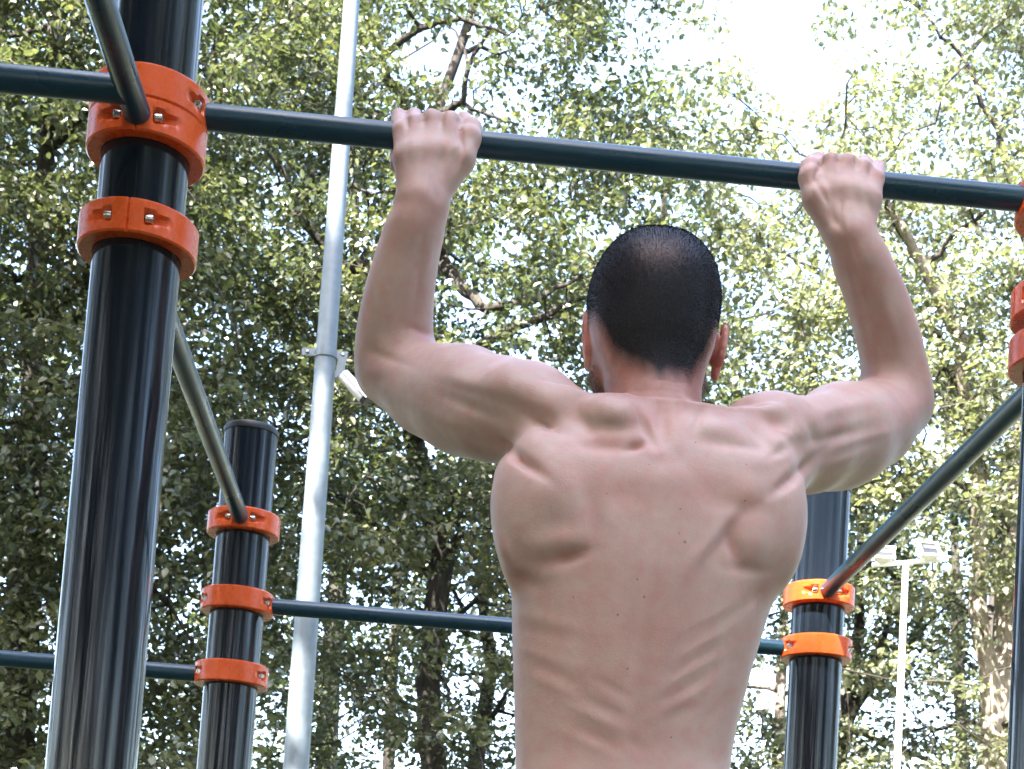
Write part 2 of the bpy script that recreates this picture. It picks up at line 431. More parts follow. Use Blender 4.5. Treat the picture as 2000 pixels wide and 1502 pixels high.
cap = np.maximum(zz[z0:z1] - (H - .40), (H - 1.08) - zz[z0:z1])[None, None, :]
dd = np.maximum(dd, cap).astype(np.float32)
body.put((slice(None), slice(None), slice(z0, z1)), dd, .004)
# neck and skull
neck_b = at(1283, 850, -.165); 
body.cone(at(1272, 700, -.112), at(1284, 880, -.170), rp(99, -.13), rp(84, -.13), .022)
SK = at(1276, 588, -.105) + np.array([0, 0, -.010])
body.ell(SK, (.0745, .094, .092), (0, 2.5, 0), .012)
for s_ in (-1, 1): body.ell(SK + np.array([s_*.022, -.012, .004]), (.0525, .080, .072), (0, 0, 0), .02); body.ell(SK + np.array([s_*.020, -.004, -.045]), (.0495, .070, .050), (0, 0, 0), .02)
body.ell(SK + np.array([0, .035, -.055]), (.062, .068, .075), (10, 0, 0), .02)          # face block
body.ell(SK + np.array([0, -.048, -.050]), (.060, .042, .060), (0, 0, 0), .03)           # occiput
body.ell(SK + np.array([0, .062, -.108]), (.045, .036, .034), (-10, 0, 0), .02)          # chin
for s_ in (-1, 1):
    body.cone(SK + np.array([s_*.050, .010, -.085]), SK + np.array([s_*.022, .075, -.118]), .018, .014, .015)  # jaw
    body.ell(SK + np.array([s_*.030, .098, -.018]), (.016, .012, .010), (0, 0, 0), .008, True)                 # eye socket
    body.ell(SK + np.array([s_*.030, .086, -.018]), (.012, .012, .0115), (0, 0, 0), .003)                      # eyeball under its lid
    body.cone(SK + np.array([s_*.012, .098, .002]), SK + np.array([s_*.045, .086, .002]), .007, .006, .01)     # brow
    body.cone(SK + np.array([s_*.014, .108, -.058]), SK + np.array([s_*.004, .112, -.056]), .006, .007, .006)  # nostril
body.cone(SK + np.array([0, .102, -.010]), SK + np.array([0, .122, -.050]), .007, .011, .008)                  # nose
body.cone(SK + np.array([-.018, .098, -.083]), SK + np.array([.018, .098, -.083]), .0055, .0055, .006)        # lips
body.cone(SK + np.array([-.015, .097, -.094]), SK + np.array([.015, .097, -.094]), .006, .006, .006)
# ears: a curved rim, a shell and a lobe
for px, py, s_, ti in ((1156, 664, -1, 0), (1397, 684, 1, 0)):
    c = at(px, py, -.088)
    base = c + np.array([-s_*.006, .004, 0])
    rim = []
    for a in np.linspace(-60, 230, 12):
        ar = math.radians(a); rim.append((c + np.array([s_*(.0075 + .002*math.sin(ar)), -.004 - .013*math.cos(ar)*1.0, .026*math.sin(ar) + .002]), .0038))
    body.chain(rim, .003)
    body.ell(c + np.array([s_*.001, -.001, -.002]), (.0055, .0125, .024), (0, s_*-6, s_*22), .005)
    body.ell(c + np.array([s_*.002, .002, -.029]), (.0055, .008, .009), (0, 0, 0), .006)
    body.cone(base, c + np.array([-s_*.016, .012, -.002]), .010, .014, .008)
# shoulders, upper arms, forearms (pixel outlines turned into round-sectioned limbs in depth)
armL = [P(1090, 828, -.165, 78), P(1030, 806, -.135, 86), P(965, 799, -.085, 94), P(905, 782, -.035, 97), P(835, 762, .015, 80), P(765, 722, .050, 62)]
armR = [P(1455, 880, -.165, 78), P(1512, 868, -.140, 86), P(1577, 866, -.085, 90), P(1643, 852, -.030, 94), P(1705, 830, .020, 80), P(1758, 790, .055, 60)]
body.chain(armL, .028); body.chain(armR, .028)
foreL = [P(764, 724, .052, 64), P(769, 665, .040, 64), P(774, 612, .022, 62), P(784, 550, .004, 58), P(798, 495, -.012, 51), P(812, 445, -.026, 45), P(824, 400, -.036, 42)]
foreR = [P(1757, 790, .055, 62), P(1750, 735, .046, 56), P(1740, 677, .028, 54), P(1725, 625, .012, 52), P(1711, 585, .000, 48), P(1694, 540, -.014, 44), P(1677, 500, -.026, 42), P(1660, 462, -.036, 43)]
body.chain(foreL, .026); body.chain(foreR, .026)
body.cone(*[q for q in (at(727, 690, .060), at(738, 640, .030))], rp(26, .05), rp(24, .05), .02)
body.cone(at(724, 735, .075), at(742, 700, .065), rp(27, .05), rp(24, .05), .02)               # point of the elbow
body.cone(at(1795, 806, .078), at(1780, 770, .066), rp(25, .05), rp(24, .05), .02)
body.cone(at(822, 425, -.030), at(838, 405, -.036), rp(37, 0), rp(36, 0), .012)
# muscles over the frame
def me_(px, py, Y, r, rot=(0, 0, 0), k=.018): body.ell(at(px, py, Y), r, rot, k)
me_(1032, 773, -.152, (.060, .044, .037), (0, 14, 0), .007)            # left deltoid
me_(1500, 828, -.152, (.058, .044, .036), (0, -10, 0), .007)           # right deltoid
me_(905, 742, -.020, (.060, .040, .036), (0, 12, -35))           # left biceps
me_(1650, 808, -.015, (.060, .040, .034), (0, -10, 35))
me_(915, 830, -.030, (.070, .040, .030), (0, 22, -25))           # left triceps
me_(1640, 905, -.030, (.070, .040, .028), (0, -20, 25))
body.cone(at(963, 704, -.075), at(992, 742, -.135), .008, .006, .016, True); body.cone(at(1580, 768, -.075), at(1556, 800, -.135), .007, .006, .016, True)
# trapezius and the slope from neck to shoulder
body.cone(at(1248, 884, -.168), at(1120, 840, -.155), .030, .036, .018)
body.cone(at(1328, 888, -.168), at(1440, 874, -.155), .030, .034, .018)
me_(1200, 828, -.212, (.043, .034, .030), (0, 16, 0), .009)       # bunched left trapezius
me_(1392, 856, -.208, (.042, .024, .024), (0, -8, 0), .012)
# shoulder blades and their muscles, lats
me_(1078, 978, -.207, (.050, .032, .060), (0, 12, 0), .05)
me_(1470, 1012, -.207, (.040, .030, .062), (0, -12, 0), .05)
me_(1040, 1005, -.193, (.028, .044, .078), (0, 8, 0), .025)
me_(1503, 1010, -.188, (.023, .044, .076), (0, -8, 0), .025)
body.cone(at(1085, 885, -.205), at(1012, 925, -.165), .028, .022, .018)       # teres
body.cone(at(1485, 905, -.205), at(1538, 925, -.160), .026, .022, .018)
# hands on the bar: palm bones, four fingers over the top, thumb beside the index finger
def hand(mcp, wrist, pip, dip, tip, thumb, k=.0045):
    for (q, r), w_ in zip(mcp, wrist):
        midp = (np.asarray(q)*.5 + np.asarray(w_)*.5) + np.array([0, -.005, .004])
        body.chain([(w_, .0165), (midp, .0135), (q, r)], .012)
    for (q, r), p1, p2, p3 in zip(mcp, pip, dip, tip):
        body.chain([(q, r*.94), (p1, r*.86), (p2, r*.80), (p3, r*.70)], k)
    body.chain(thumb, .006)
def finger_rest(x, r_): return (np.array([x, .036, H - .008]), np.array([x, .020, H - .029]))
# left hand: pinky, ring, middle, index
mL = [(at(783, 256, -.028), .0108), (at(808, 243, -.028), .0116), (at(843, 234, -.026), .0124), (at(880, 238, -.026), .0124)]
pL = [at(779, 228, .012), at(809, 228, .012), at(845, 239, .016), at(880, 246, .016)]
hL = [finger_rest(p_[0], .009) for p_ in pL]
wL = [at(800, 384, -.038), at(815, 386, -.042), at(832, 388, -.042), at(848, 386, -.038)]
tL = [(at(858, 372, -.036), .017), (at(900, 312, -.037), .0175), (at(917, 270, -.031), .0140), (at(921, 251, -.020), .0125), (at(906, 236, .006), .0100), (at(893, 240, .018), .0085)]
body.cone(at(884, 262, -.031), at(893, 300, -.036), .0105, .014, .006)
hand(mL, wL, pL, [h_[0] for h_ in hL], [h_[1] for h_ in hL], tL)
mR = [(at(1622, 318, -.026), .0124), (at(1655, 320, -.026), .0124), (at(1686, 331, -.028), .0116), (at(1711, 350, -.028), .0108)]
pR = [at(1620, 326, .016), at(1655, 326, .016), at(1687, 319, .012), at(1714, 328, .012)]
hR_ = [finger_rest(p_[0], .009) for p_ in pR]
wR = [at(1637, 455, -.038), at(1650, 458, -.042), at(1664, 460, -.042), at(1680, 458, -.038)]
tR = [(at(1628, 446, -.036), .017), (at(1595, 388, -.037), .0175), (at(1582, 347, -.031), .0140), (at(1582, 328, -.020), .0125), (at(1597, 314, .006), .0100), (at(1609, 318, .018), .0085)]
body.cone(at(1614, 344, -.031), at(1605, 380, -.036), .0105, .014, .006)
hand(mR, wR, pR, [h_[0] for h_ in hR_], [h_[1] for h_ in hR_], tR)
# hips and legs, hanging just below the picture
hx = (xl[np.argmin(abs(dz - .95))] + xr[np.argmin(abs(dz - .95))])/2
for s_ in (-1, 1):
    hp = np.array([hx + s_*.075, -.165, H - 1.02]); kn = np.array([hx + s_*.085, -.115, H - 1.40]); an = np.array([hx + s_*.080, -.235, H - 1.72])
    body.chain([(hp, .082), (kn, .054)], .03); body.chain([(kn, .054), (kn*.6 + an*.4 + np.array([0, -.015, 0]), .052), (an, .034)], .02)
    body.chain([(an, .034), (an + np.array([0, .03, -.06]), .032), (an + np.array([s_*.01, .10, -.09]), .026)], .015)
BV, BF = body.mesh(); del body.d
fine = (BV[:, 2] > H - .85).astype(float)
BV = smooth_verts(BV, BF, 10, .5)
limbm = np.clip((H - .135 - BV[:, 2])/.03, 0, 1)*np.clip((BV[:, 2] - (H - .47))/.04, 0, 1)*np.clip((np.abs(BV[:, 0] - SK[0]) - .135)/.05, 0, 1)
BV = smooth_verts(BV, BF, 110, .5, limbm, True)
# relief of the back, sculpted along the normals: (px, py, half-length, half-width, angle of the length from +x (image, clockwise), mm)
RELIEF = [
 (1064, 820, 48, 15, 22, -12), (1010, 890, 54, 12, 38, -12), (1026, 850, 50, 15, 36, 2), (1015, 762, 64, 34, 12, 7), (1080, 958, 58, 48, 60, 4), (1112, 1088, 38, 10, -18, -8), (1088, 1058, 50, 22, -14, 4),
 (1155, 988, 62, 18, 78, -3), (1017, 1131, 24, 13, 30, -6), (984, 1075, 42, 15, 62, 4), (1040, 1118, 60, 18, 5, 1.5),
 (1213, 966, 42, 26, 0, -3.2), (1396, 966, 42, 26, 10, -3.2), (1300, 930, 60, 30, 0, 2),
 (1204, 812, 42, 30, 15, 6), (1262, 838, 34, 10, 64, -6), (1243, 871, 20, 9, -20, -6), (1175, 872, 46, 14, 4, -4), (1150, 835, 30, 12, 60, -2),
 (1392, 836, 48, 18, 8, 4.5), (1362, 826, 26, 9, 110, -3), (1430, 868, 60, 12, 8, -3), (1330, 850, 20, 30, 0, 2),
 (1292, 826, 40, 14, 90, -4), (1292, 884, 16, 14, 0, 1.5), (1225, 755, 50, 14, 80, 2.5), (1335, 760, 50, 14, 96, 2.5),
 (1480, 1062, 30, 44, 10, 5), (1431, 1068, 38, 11, 74, -5), (1462, 1112, 40, 10, 6, -3.5), (1425, 1040, 80, 12, 128, -4), (1385, 1060, 80, 16, 128, 2.5),
 (1470, 960, 40, 44, 0, 3), (1452, 990, 20, 40, 100, -3),
 (1558, 924, 52, 11, -40, -11), (1543, 850, 38, 24, -30, 7), (1494, 818, 40, 13, 32, -3.4), (1590, 850, 30, 12, 60, -3), (1500, 900, 40, 16, -10, 3), (1520, 885, 30, 9, -35, -3),
 (1258, 1230, 270, 12, 98, -2.6), (1180, 1310, 190, 40, 93, 3), (1312, 1290, 190, 40, 100, 3),
 (1347, 1312, 54, 9, -32, 3), (1352, 1336, 54, 9, -32, -3.5), (1372, 1256, 60, 9, -30, 2.4), (1378, 1280, 60, 9, -30, -2.4), (1395, 1200, 60, 10, -26, 2), (1330, 1370, 50, 9, -28, 2.2), (1332, 1392, 46, 9, -26, -2.4), (1400, 1390, 50, 10, -45, -2),
 (1165, 1404, 50, 9, 26, 3), (1180, 1382, 54, 9, 26, -3.4), (1080, 1340, 56, 10, 24, 2.2), (1090, 1318, 56, 9, 24, -2.2), (1198, 1345, 30, 8, 30, -2.4), (1150, 1455, 50, 10, 26, 2), (1165, 1438, 44, 9, 26, -2.6), (1240, 1452, 20, 9, 30, -2.5),
 (1060, 1210, 70, 12, 14, 2), (1055, 1236, 70, 11, 14, -2), (1060, 1280, 66, 10, 18, 1.6), (1440, 1190, 44, 9, -40, -2), (1482, 1160, 26, 10, -60, -3),
 (812, 505, 56, 9, 106, -2.5), (836, 500, 46, 9, 100, 1.8), (770, 600, 50, 10, 100, 1.2), (825, 648, 26, 9, 20, -3), (760, 700, 44, 10, 20, -2),
 (930, 770, 60, 10, 18, -2.5), (870, 700, 40, 16, 20, 1.5), (905, 850, 60, 12, 20, -2.5), (1000, 760, 30, 40, 0, 2),
 (1685, 560, 60, 9, 75, -2.4), (1662, 545, 44, 8, 76, 1.8), (1715, 650, 60, 10, 76, -1.6), (1712, 745, 30, 10, -15, -3), (1770, 780, 26, 12, 60, -2),
 (1660, 880, 60, 10, -22, -2.5), (1720, 850, 40, 12, -20, 1.5), (1640, 800, 50, 12, -14, 1.5),
 (826, 300, 42, 6, 98, -.8), (862, 300, 44, 6, 98, -1), (845, 310, 48, 6, 97, .9), (875, 300, 40, 6, 100, .8), (797, 300, 36, 6, 92, -.6), (898, 300, 40, 6, 112, -3), (850, 375, 20, 10, 60, -1.5),
 (1640, 380, 44, 6, 86, -.8), (1672, 385, 40, 6, 80, -.9), (1655, 390, 50, 6, 86, .8), (1697, 395, 36, 6, 74, -.8), (1606, 375, 40, 6, 62, -3), (1630, 430, 22, 8, 50, -2.4),
 (795, 236, 5, 15, 0, -4), (826, 230, 5, 15, 0, -4.2), (862, 234, 5, 16, 0, -4.4), (783, 246, 9, 9, 0, 1.2), (843, 226, 10, 10, 0, 1.5), (880, 230, 10, 10, 0, 1.5),
 (1638, 315, 5, 15, 0, -4), (1672, 319, 5, 15, 0, -4.2), (1700, 333, 5, 15, 0, -4), (1618, 308, 10, 10, 0, 1.4), (1655, 312, 10, 10, 0, 1.5), (1597, 335, 28, 4, 115, -5.5), (899, 262, 28, 4, 80, -5),
 (1508, 802, 50, 26, -8, 5), (1490, 858, 26, 10, 40, -3), (905, 745, 50, 22, 16, 4), (935, 800, 60, 13, 22, -5), (880, 832, 60, 18, 28, 4), (1650, 790, 50, 20, -12, 3.5), (1640, 850, 56, 13, -14, -4.5), (1630, 900, 60, 18, -20, 3.5),
 (735, 725, 16, 22, 70, 2), (1788, 790, 16, 22, 110, 2), (800, 560, 60, 8, 100, 1.5), (744, 600, 60, 10, 98, 1.5), (1745, 640, 70, 10, 74, 1.5),
 (1700, 600, 70, 5, 72, 1.3), (1672, 520, 40, 5, 70, 1.2), (1690, 640, 50, 6, 78, -1.4), (800, 470, 50, 5, 108, 1.2), (815, 560, 50, 6, 98, -1.4), (1650, 430, 30, 5, 84, 1.2), (833, 350, 34, 5, 96, 1.2),
]
vx, vy = to_px(BV); vn = normals_of(BV, BF)
facing = np.clip((-(vn * ((BV - CAM)/np.linalg.norm(BV - CAM, axis=1, keepdims=True))).sum(1) + .05)/.5, 0, 1)
disp = np.zeros(len(BV))
for px, py, la, lb, ang, mm in RELIEF:
    if py > 930 and mm < 0: lb *= 1.25
    c, s_ = math.cos(math.radians(ang)), math.sin(math.radians(ang)); dx, dy = vx - px, vy - py
    q = ((dx*c + dy*s_)/la)**2 + ((-dx*s_ + dy*c)/lb)**2
    disp += mm*.001*np.exp(-q)*(.42 if py > 1180 else .8 if py > 930 and mm < 0 else 1.0)
BV = BV + vn*(disp*facing)[:, None]
BV = smooth_verts(BV, BF, 4, .5)
vn = normals_of(BV, BF); vx, vy = to_px(BV)
# colour masks: where the hair grows, tanned skin, reddened skin with painted light falloff on the lower back
SKl = BV - SK
hair_low = np.interp(np.degrees(np.arctan2(np.abs(SKl[:, 0]), -SKl[:, 1])), [0, 22, 36, 50, 62, 75, 100, 130, 180], [-.100, -.098, -.092, -.078, -.060, -.030, -.035, .012, .048])
fz = SKl[:, 2] - hair_low + .0045*np.sin(SKl[:, 0]*150 + .6) + .003*np.sin(SKl[:, 0]*330 + 1)
inhead = (np.linalg.norm(SKl/np.array([1, 1.25, 1.25]), axis=1) < .125)
earish = (SKl[:, 2] < -.008) & (((np.abs(SKl[:, 0]) > .066) & (SKl[:, 1] > -.004)) | (np.abs(SKl[:, 0]) > .080))
hl_px = [1130, 1150, 1170, 1190, 1212, 1240, 1264, 1290, 1320, 1350, 1374, 1390, 1406, 1430]
hl_py = [622, 626, 642, 676, 708, 728, 726, 752, 746, 744, 716, 672, 645, 630]
fz_b = (np.interp(vx, hl_px, hl_py) + 4*np.sin(vx*.085 + .5) + 2.5*np.sin(vx*.21 + 1) - vy)/1650
backw = np.clip((-SKl[:, 1] - .005)/.03, 0, 1)
fz = fz*(1 - backw) + fz_b*backw
hairm = np.clip(fz/.030 + .32, 0, 1)**1.3*inhead*(~earish)
tanm = np.zeros(len(BV))
tanm = np.maximum(tanm, np.clip((BV[:, 2] - (H - .425))/.045, 0, 1)*(np.abs(BV[:, 0] - SK[0]) < .13)*np.clip((.12 - np.abs(BV[:, 0] - SK[0]))/.05, 0, 1))
tanm = np.maximum(tanm, .0*np.clip((vy*0 + BV[:, 2] - (H - .30))/.12, 0, 1)*(np.abs(BV[:, 0] - SK[0]) > .2))
def mat_skin():
    mt, nt, b, out = new_mat('skin')
    a_h = nt.nodes.new('ShaderNodeAttribute'); a_h.attribute_name = 'hair'
    a_t = nt.nodes.new('ShaderNodeAttribute'); a_t.attribute_name = 'tan'
    a_e = nt.nodes.new('ShaderNodeAttribute'); a_e.attribute_name = 'ear'
    a_p = nt.nodes.new('ShaderNodeAttribute'); a_p.attribute_name = 'pink_and_falloff'
    n1 = noise(nt, 11, 5, rough=.6); n2 = noise(nt, 60, 4); n3 = noise(nt, 420, 3)
    base = ramp(nt, n1.outputs[0], [(0.30, (0.450, 0.288, 0.255)), (0.50, (0.495, 0.335, 0.298)), (0.72, (0.535, 0.380, 0.338))]).outputs[0]
    red = ramp(nt, n2.outputs[0], [(0.45, (0, 0, 0)), (0.75, (.55, .55, .55))]).outputs[0]
    base = mixc(nt, red, base, (0.52, 0.25, 0.22))
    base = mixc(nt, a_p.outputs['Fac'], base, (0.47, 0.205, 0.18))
    base = mixc(nt, a_t.outputs['Fac'], base, (0.31, 0.135, 0.105))
    base = mixc(nt, a_e.outputs['Fac'], base, (0.53, 0.215, 0.175))
    n4 = noise(nt, 26, 5, rough=.65); base = mixc(nt, ramp(nt, n4.outputs[0], [(.42, (0, 0, 0)), (.72, (.34, .34, .34))]).outputs[0], base, (0.58, 0.43, 0.37))
    # moles: small brown spots fixed on the back
    geo = nt.nodes.new('ShaderNodeTexCoord'); tot = None
    for mx, my, mz, r in MOLES:
        vd = nt.nodes.new('ShaderNodeVectorMath'); vd.operation = 'DISTANCE'; vd.inputs[1].default_value = (mx, my, mz)
        nt.links.new(geo.outputs['Object'], vd.inputs[0])
        mr = nt.nodes.new('ShaderNodeMapRange'); mr.inputs[1].default_value = r*.55; mr.inputs[2].default_value = r*1.25; mr.inputs[3].default_value = .62; mr.inputs[4].default_value = 0
        nt.links.new(vd.outputs['Value'], mr.inputs[0])
        if tot is None: tot = mr.outputs[0]
        else:
            ad = nt.nodes.new('ShaderNodeMath'); ad.operation = 'MAXIMUM'; nt.links.new(tot, ad.inputs[0]); nt.links.new(mr.outputs[0], ad.inputs[1]); tot = ad.outputs[0]
    base = mixc(nt, tot, base, (0.16, 0.05, 0.035))
    stub = ramp(nt, n3.outputs[0], [(0.35, (0.009, 0.009, 0.015)), (0.7, (0.026, 0.024, 0.032))]).outputs[0]
    base = mixc(nt, a_h.outputs['Fac'], base, stub)
    nt.links.new(base, b.inputs['Base Color'])
    b.inputs['Roughness'].default_value = 0.52; b.inputs['Specular IOR Level'].default_value = 0.30
    b.inputs['Subsurface Weight'].default_value = 0.18; b.inputs['Subsurface Radius'].default_value = (1.0, .35, .2); b.inputs['Subsurface Scale'].default_value = 0.006
    md = nt.nodes.new('ShaderNodeMath'); md.operation = 'MULTIPLY_ADD'; md.inputs[1].default_value = .5
    nt.links.new(n3.outputs[0], md.inputs[0]); nt.links.new(n2.outputs[0], md.inputs[2])
    bump(nt, md.outputs[0], .17, .0024, b)
    return mt
# moles placed on the skin nearest to where they show
MOLES = []
for mx, my, r in [(1337, 1056, 3.6), (1327, 995, 2.4), (1327, 1040, 2.0), (1256, 1163, 3.0), (1244, 1134, 2.2), (1205, 1201, 3.0), (1228, 1306, 2.6), (1120, 1165, 2.0), (1357, 864, 2.2), (1312, 1440, 2.2), (1093, 846, 2.2), (1268, 907, 1.6), (1188, 966, 1.8), (1458, 976, 2.2), (1460, 908, 1.7)]:
    dq = (vx - mx)**2 + (vy - my)**2 + np.where(facing > .3, 0, 1e6); i = int(np.argmin(dq)); MOLES.append((*BV[i], r/1650*.82))
pink_and_falloff = np.zeros(len(BV))
for px, py, la, lb, ang, a in [(1215, 966, 60, 30, 10, .6), (1390, 966, 60, 34, 10, .5), (1160, 990, 70, 16, 78, .5), (1175, 868, 60, 22, 0, .55), (1245, 868, 24, 16, 0, .7), (1440, 1010, 60, 18, 120, .5), (1250, 1240, 160, 60, 0, .28), (1290, 800, 70, 60, 0, .5), (1108, 1088, 50, 14, -16, .5), (1018, 1132, 30, 16, 20, .6), (1560, 920, 60, 16, -40, .4), (1005, 890, 60, 18, 40, .5), (1430, 1070, 40, 12, 74, .45), (830, 655, 40, 20, 20, .5), (1700, 740, 40, 20, 0, .5), (1495, 820, 50, 14, 30, .4), (1230, 1400, 140, 30, 20, .25), (1340, 1340, 70, 16, -30, .35), (1490, 1150, 40, 20, -60, .4), (1235, 1340, 260, 190, 0, .22), (783, 252, 10, 10, 0, .5), (808, 240, 11, 10, 0, .5), (843, 232, 12, 11, 0, .5), (880, 236, 12, 11, 0, .5), (920, 252, 12, 14, 0, .4), (1622, 314, 12, 11, 0, .5), (1655, 316, 12, 11, 0, .5), (1688, 328, 11, 10, 0, .5), (1711, 346, 10, 10, 0, .5), (1581, 330, 12, 14, 0, .4), (820, 400, 40, 30, 0, .3), (1665, 470, 40, 30, 0, .3), (740, 720, 30, 30, 0, .45), (1785, 790, 30, 30, 0, .45)]:  # the broad lower-back stroke paints in the falloff of light from above
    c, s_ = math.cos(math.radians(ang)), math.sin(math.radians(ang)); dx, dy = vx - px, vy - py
    pink_and_falloff = np.maximum(pink_and_falloff, a*np.exp(-(((dx*c + dy*s_)/la)**2 + ((-dx*s_ + dy*c)/lb)**2)))
pink_and_falloff *= facing
ear_pink = (np.abs(SKl[:, 0]) > .072)*(np.abs(SKl[:, 2] + .03) < .05)*(np.abs(SKl[:, 0]) < .11)*1.0
earm = ear_pink*(SKl[:, 1] > -.012)
M_SKIN = mat_skin()
# thin patch at the crown: fewer hairs, paler scalp
crown = at(1292, 498, -.16)
cr = np.exp(-(((vx - 1288)/44)**2 + ((vy - 490)/26)**2))*facing
hairm2 = hairm*(1 - .22*cr)
person_me = np_mesh('person', BV, BF, M_SKIN, True, {'hair': hairm2, 'tan': tanm, 'pink_and_falloff': pink_and_falloff, 'ear': earm})
person = mesh_obj('person', person_me)
tag(person, 'shirtless lean person with short dark hair seen from behind, hanging from the bar', 'person')
# short cropped hair: thousands of separate stiff hairs
tri_c = BV[BF].mean(1); fm = hairm[BF].mean(1); fcr = cr[BF].mean(1); fn = vn[BF].mean(1)
area = np.linalg.norm(np.cross(BV[BF[:, 2]] - BV[BF[:, 0]], BV[BF[:, 3]] - BV[BF[:, 1]]), axis=1)/2
pr = area*np.clip(fm, 0, 1)**1.3*(1 - .25*fcr); NH = 60000
pick = rng.choice(len(BF), NH, p=pr/pr.sum())
w = rng.dirichlet((1, 1, 1, 1), NH); root = (BV[BF[pick]]*w[:, :, None]).sum(1); nn = fn[pick]
comb = np.array([0, -.25, -.9])[None]*1.0 + np.stack([.5*(root[:, 0] - SK[0])/.08, 0*root[:, 0], 0*root[:, 0]], 1) + rng.normal(0, .25, (NH, 3))
comb -= nn*(comb*nn).sum(1, keepdims=True)
dirn = nn*.42 + comb*.62; dirn /= np.linalg.norm(dirn, axis=1, keepdims=True)
ln = (.0020 + .0016*rng.random(NH))*(.45 + .55*np.clip(fm[pick], 0, 1)); side = np.cross(dirn, rng.normal(0, 1, (NH, 3))); side /= np.linalg.norm(side, axis=1, keepdims=True)
wd = .00022 + .0001*rng.random(NH)
hv = np.stack([root - nn*.0008 - side*wd[:, None], root - nn*.0008 + side*wd[:, None], root + dirn*ln[:, None]], 1).reshape(-1, 3)
mt, nt, b, out = new_mat('dark_hair'); nz = noise(nt, 35, 3)
nt.links.new(ramp(nt, nz.outputs[0], [(.3, (0.007, 0.008, 0.014)), (.75, (0.020, 0.019, 0.028))]).outputs[0], b.inputs['Base Color']); b.inputs['Roughness'].default_value = .65; b.inputs['Specular IOR Level'].default_value = .25
M_HAIR = mt
hair = mesh_obj('hair', np_mesh('hair', hv, np.arange(NH*3).reshape(-1, 3), M_HAIR, False), person); hair['kind'] = 'stuff'
# beard stubble along the jaw
jm = (SKl[:, 2] < np.where(np.abs(SKl[:, 0]) > .058, -.078, -.058))*(SKl[:, 2] > -.135)*(SKl[:, 1] > -.005 + .0*SKl[:, 0])*(np.linalg.norm(SKl/np.array([1, 1.3, 1.5]), axis=1) < .12)
fj = jm[BF].mean(1); pj = area*fj
NB = 9000; pick = rng.choice(len(BF), NB, p=pj/pj.sum()); w = rng.dirichlet((1, 1, 1, 1), NB); root = (BV[BF[pick]]*w[:, :, None]).sum(1); nn = fn[pick]
dirn = nn*.7 + np.array([0, .1, -.5]) + rng.normal(0, .3, (NB, 3)); dirn /= np.linalg.norm(dirn, axis=1, keepdims=True); side = np.cross(dirn, rng.normal(0, 1, (NB, 3))); side /= np.linalg.norm(side, axis=1, keepdims=True)
hv = np.stack([root - side*.00028, root + side*.00028, root + dirn*(.004 + .005*rng.random((NB, 1)))], 1).reshape(-1, 3)
M_BEARD = mat_plain('grey_beard', (0.24, 0.21, 0.20), .6, .5, 200)
beard = mesh_obj('beard', np_mesh('beard', hv, np.arange(NB*3).reshape(-1, 3), M_BEARD, False), person); beard['kind'] = 'stuff'
# shorts and shoes, below the lower edge of the picture
fs = Field(np.arange(hx - .24, hx + .24, .007), np.arange(-.40, .06, .007), np.arange(H - 1.40, H - .84, .007))
fs.ell((hx, -.165, H - .99), (.168, .118, .13), (0, 0, 0), .03)
fs.cone((hx - .06, -.165, H - .92), (hx + .06, -.165, H - .92), .105, .105, .03)
for s_ in (-1, 1): fs.chain([((hx + s_*.075, -.165, H - 1.02), .100), ((hx + s_*.088, -.125, H - 1.33), .088)], .03)
sv, sf = fs.mesh(); sv = smooth_verts(sv, sf, 6); M_CLOTH = mat_plain('dark_sport_cloth', (0.02, 0.022, 0.03), .85, .2, 90, .001)
mesh_obj('shorts', np_mesh('shorts', sv, sf, M_CLOTH), person)
for s_ in (-1, 1):
    an = np.array([hx + s_*.080, -.235, H - 1.72]); ff = Field(np.arange(an[0] - .08, an[0] + .09, .005), np.arange(-.33, -.06, .005), np.arange(H - 1.90, H - 1.70, .005))
    ff.cone(an + np.array([0, -.01, -.045]), an + np.array([s_*.004, .05, -.075]), .044, .042, .02); ff.cone(an + np.array([s_*.004, .05, -.075]), an + np.array([s_*.012, .12, -.10]), .042, .036, .02); ff.cone(an, an + np.array([0, 0, -.04]), .042, .044, .02)
    sv, sf = ff.mesh(); sv = smooth_verts(sv, sf, 4); mesh_obj('shoe', np_mesh('shoe', sv, sf, M_CLOTH), person)
# ------------------------------------------------------------------ galvanised mast with a security camera, floodlight mast
def line_pt(p, q, z):
    t = (z - p[2])/(q[2] - p[2]); return p + (q - p)*t
MY = 6.0
mt_, mb_ = at(687, 0, MY), at(577.5, 1502, MY)
sc = lambda Y: F_PX/(Y - CAM[1] + .3)
r_at = lambda z: np.interp(z, [mb_[2], mt_[2]], [24.5/sc(MY), 15.5/sc(MY)])
mast = empty('mast', tuple(line_pt(mt_, mb_, 0.0)), 'tall bare galvanised steel mast tapering upward left of the person', 'mast')
b_ = MB(); base = line_pt(mt_, mb_, 0.0)
zs_ = np.linspace(0, 9.5, 24); b_.tube([line_pt(mt_, mb_, z) - base for z in zs_], [float(r_at(z)) for z in zs_], 32)
b_.build('pole', M_GALV, mast)
b_ = MB(); b_.lathe([(0, 0), (.17, 0), (.17, .018), (.09, .02), (0, .02)], 32); b_.build('base_plate', M_GALV, mast, sharp=.6)
b_ = MB(); b_.tube([line_pt(mt_, mb_, 9.45) - base, line_pt(mt_, mb_, 9.53) - base], [float(r_at(9.5))*1.12, float(r_at(9.5))*.9], 24); b_.build('cap', M_BLACK, mast)
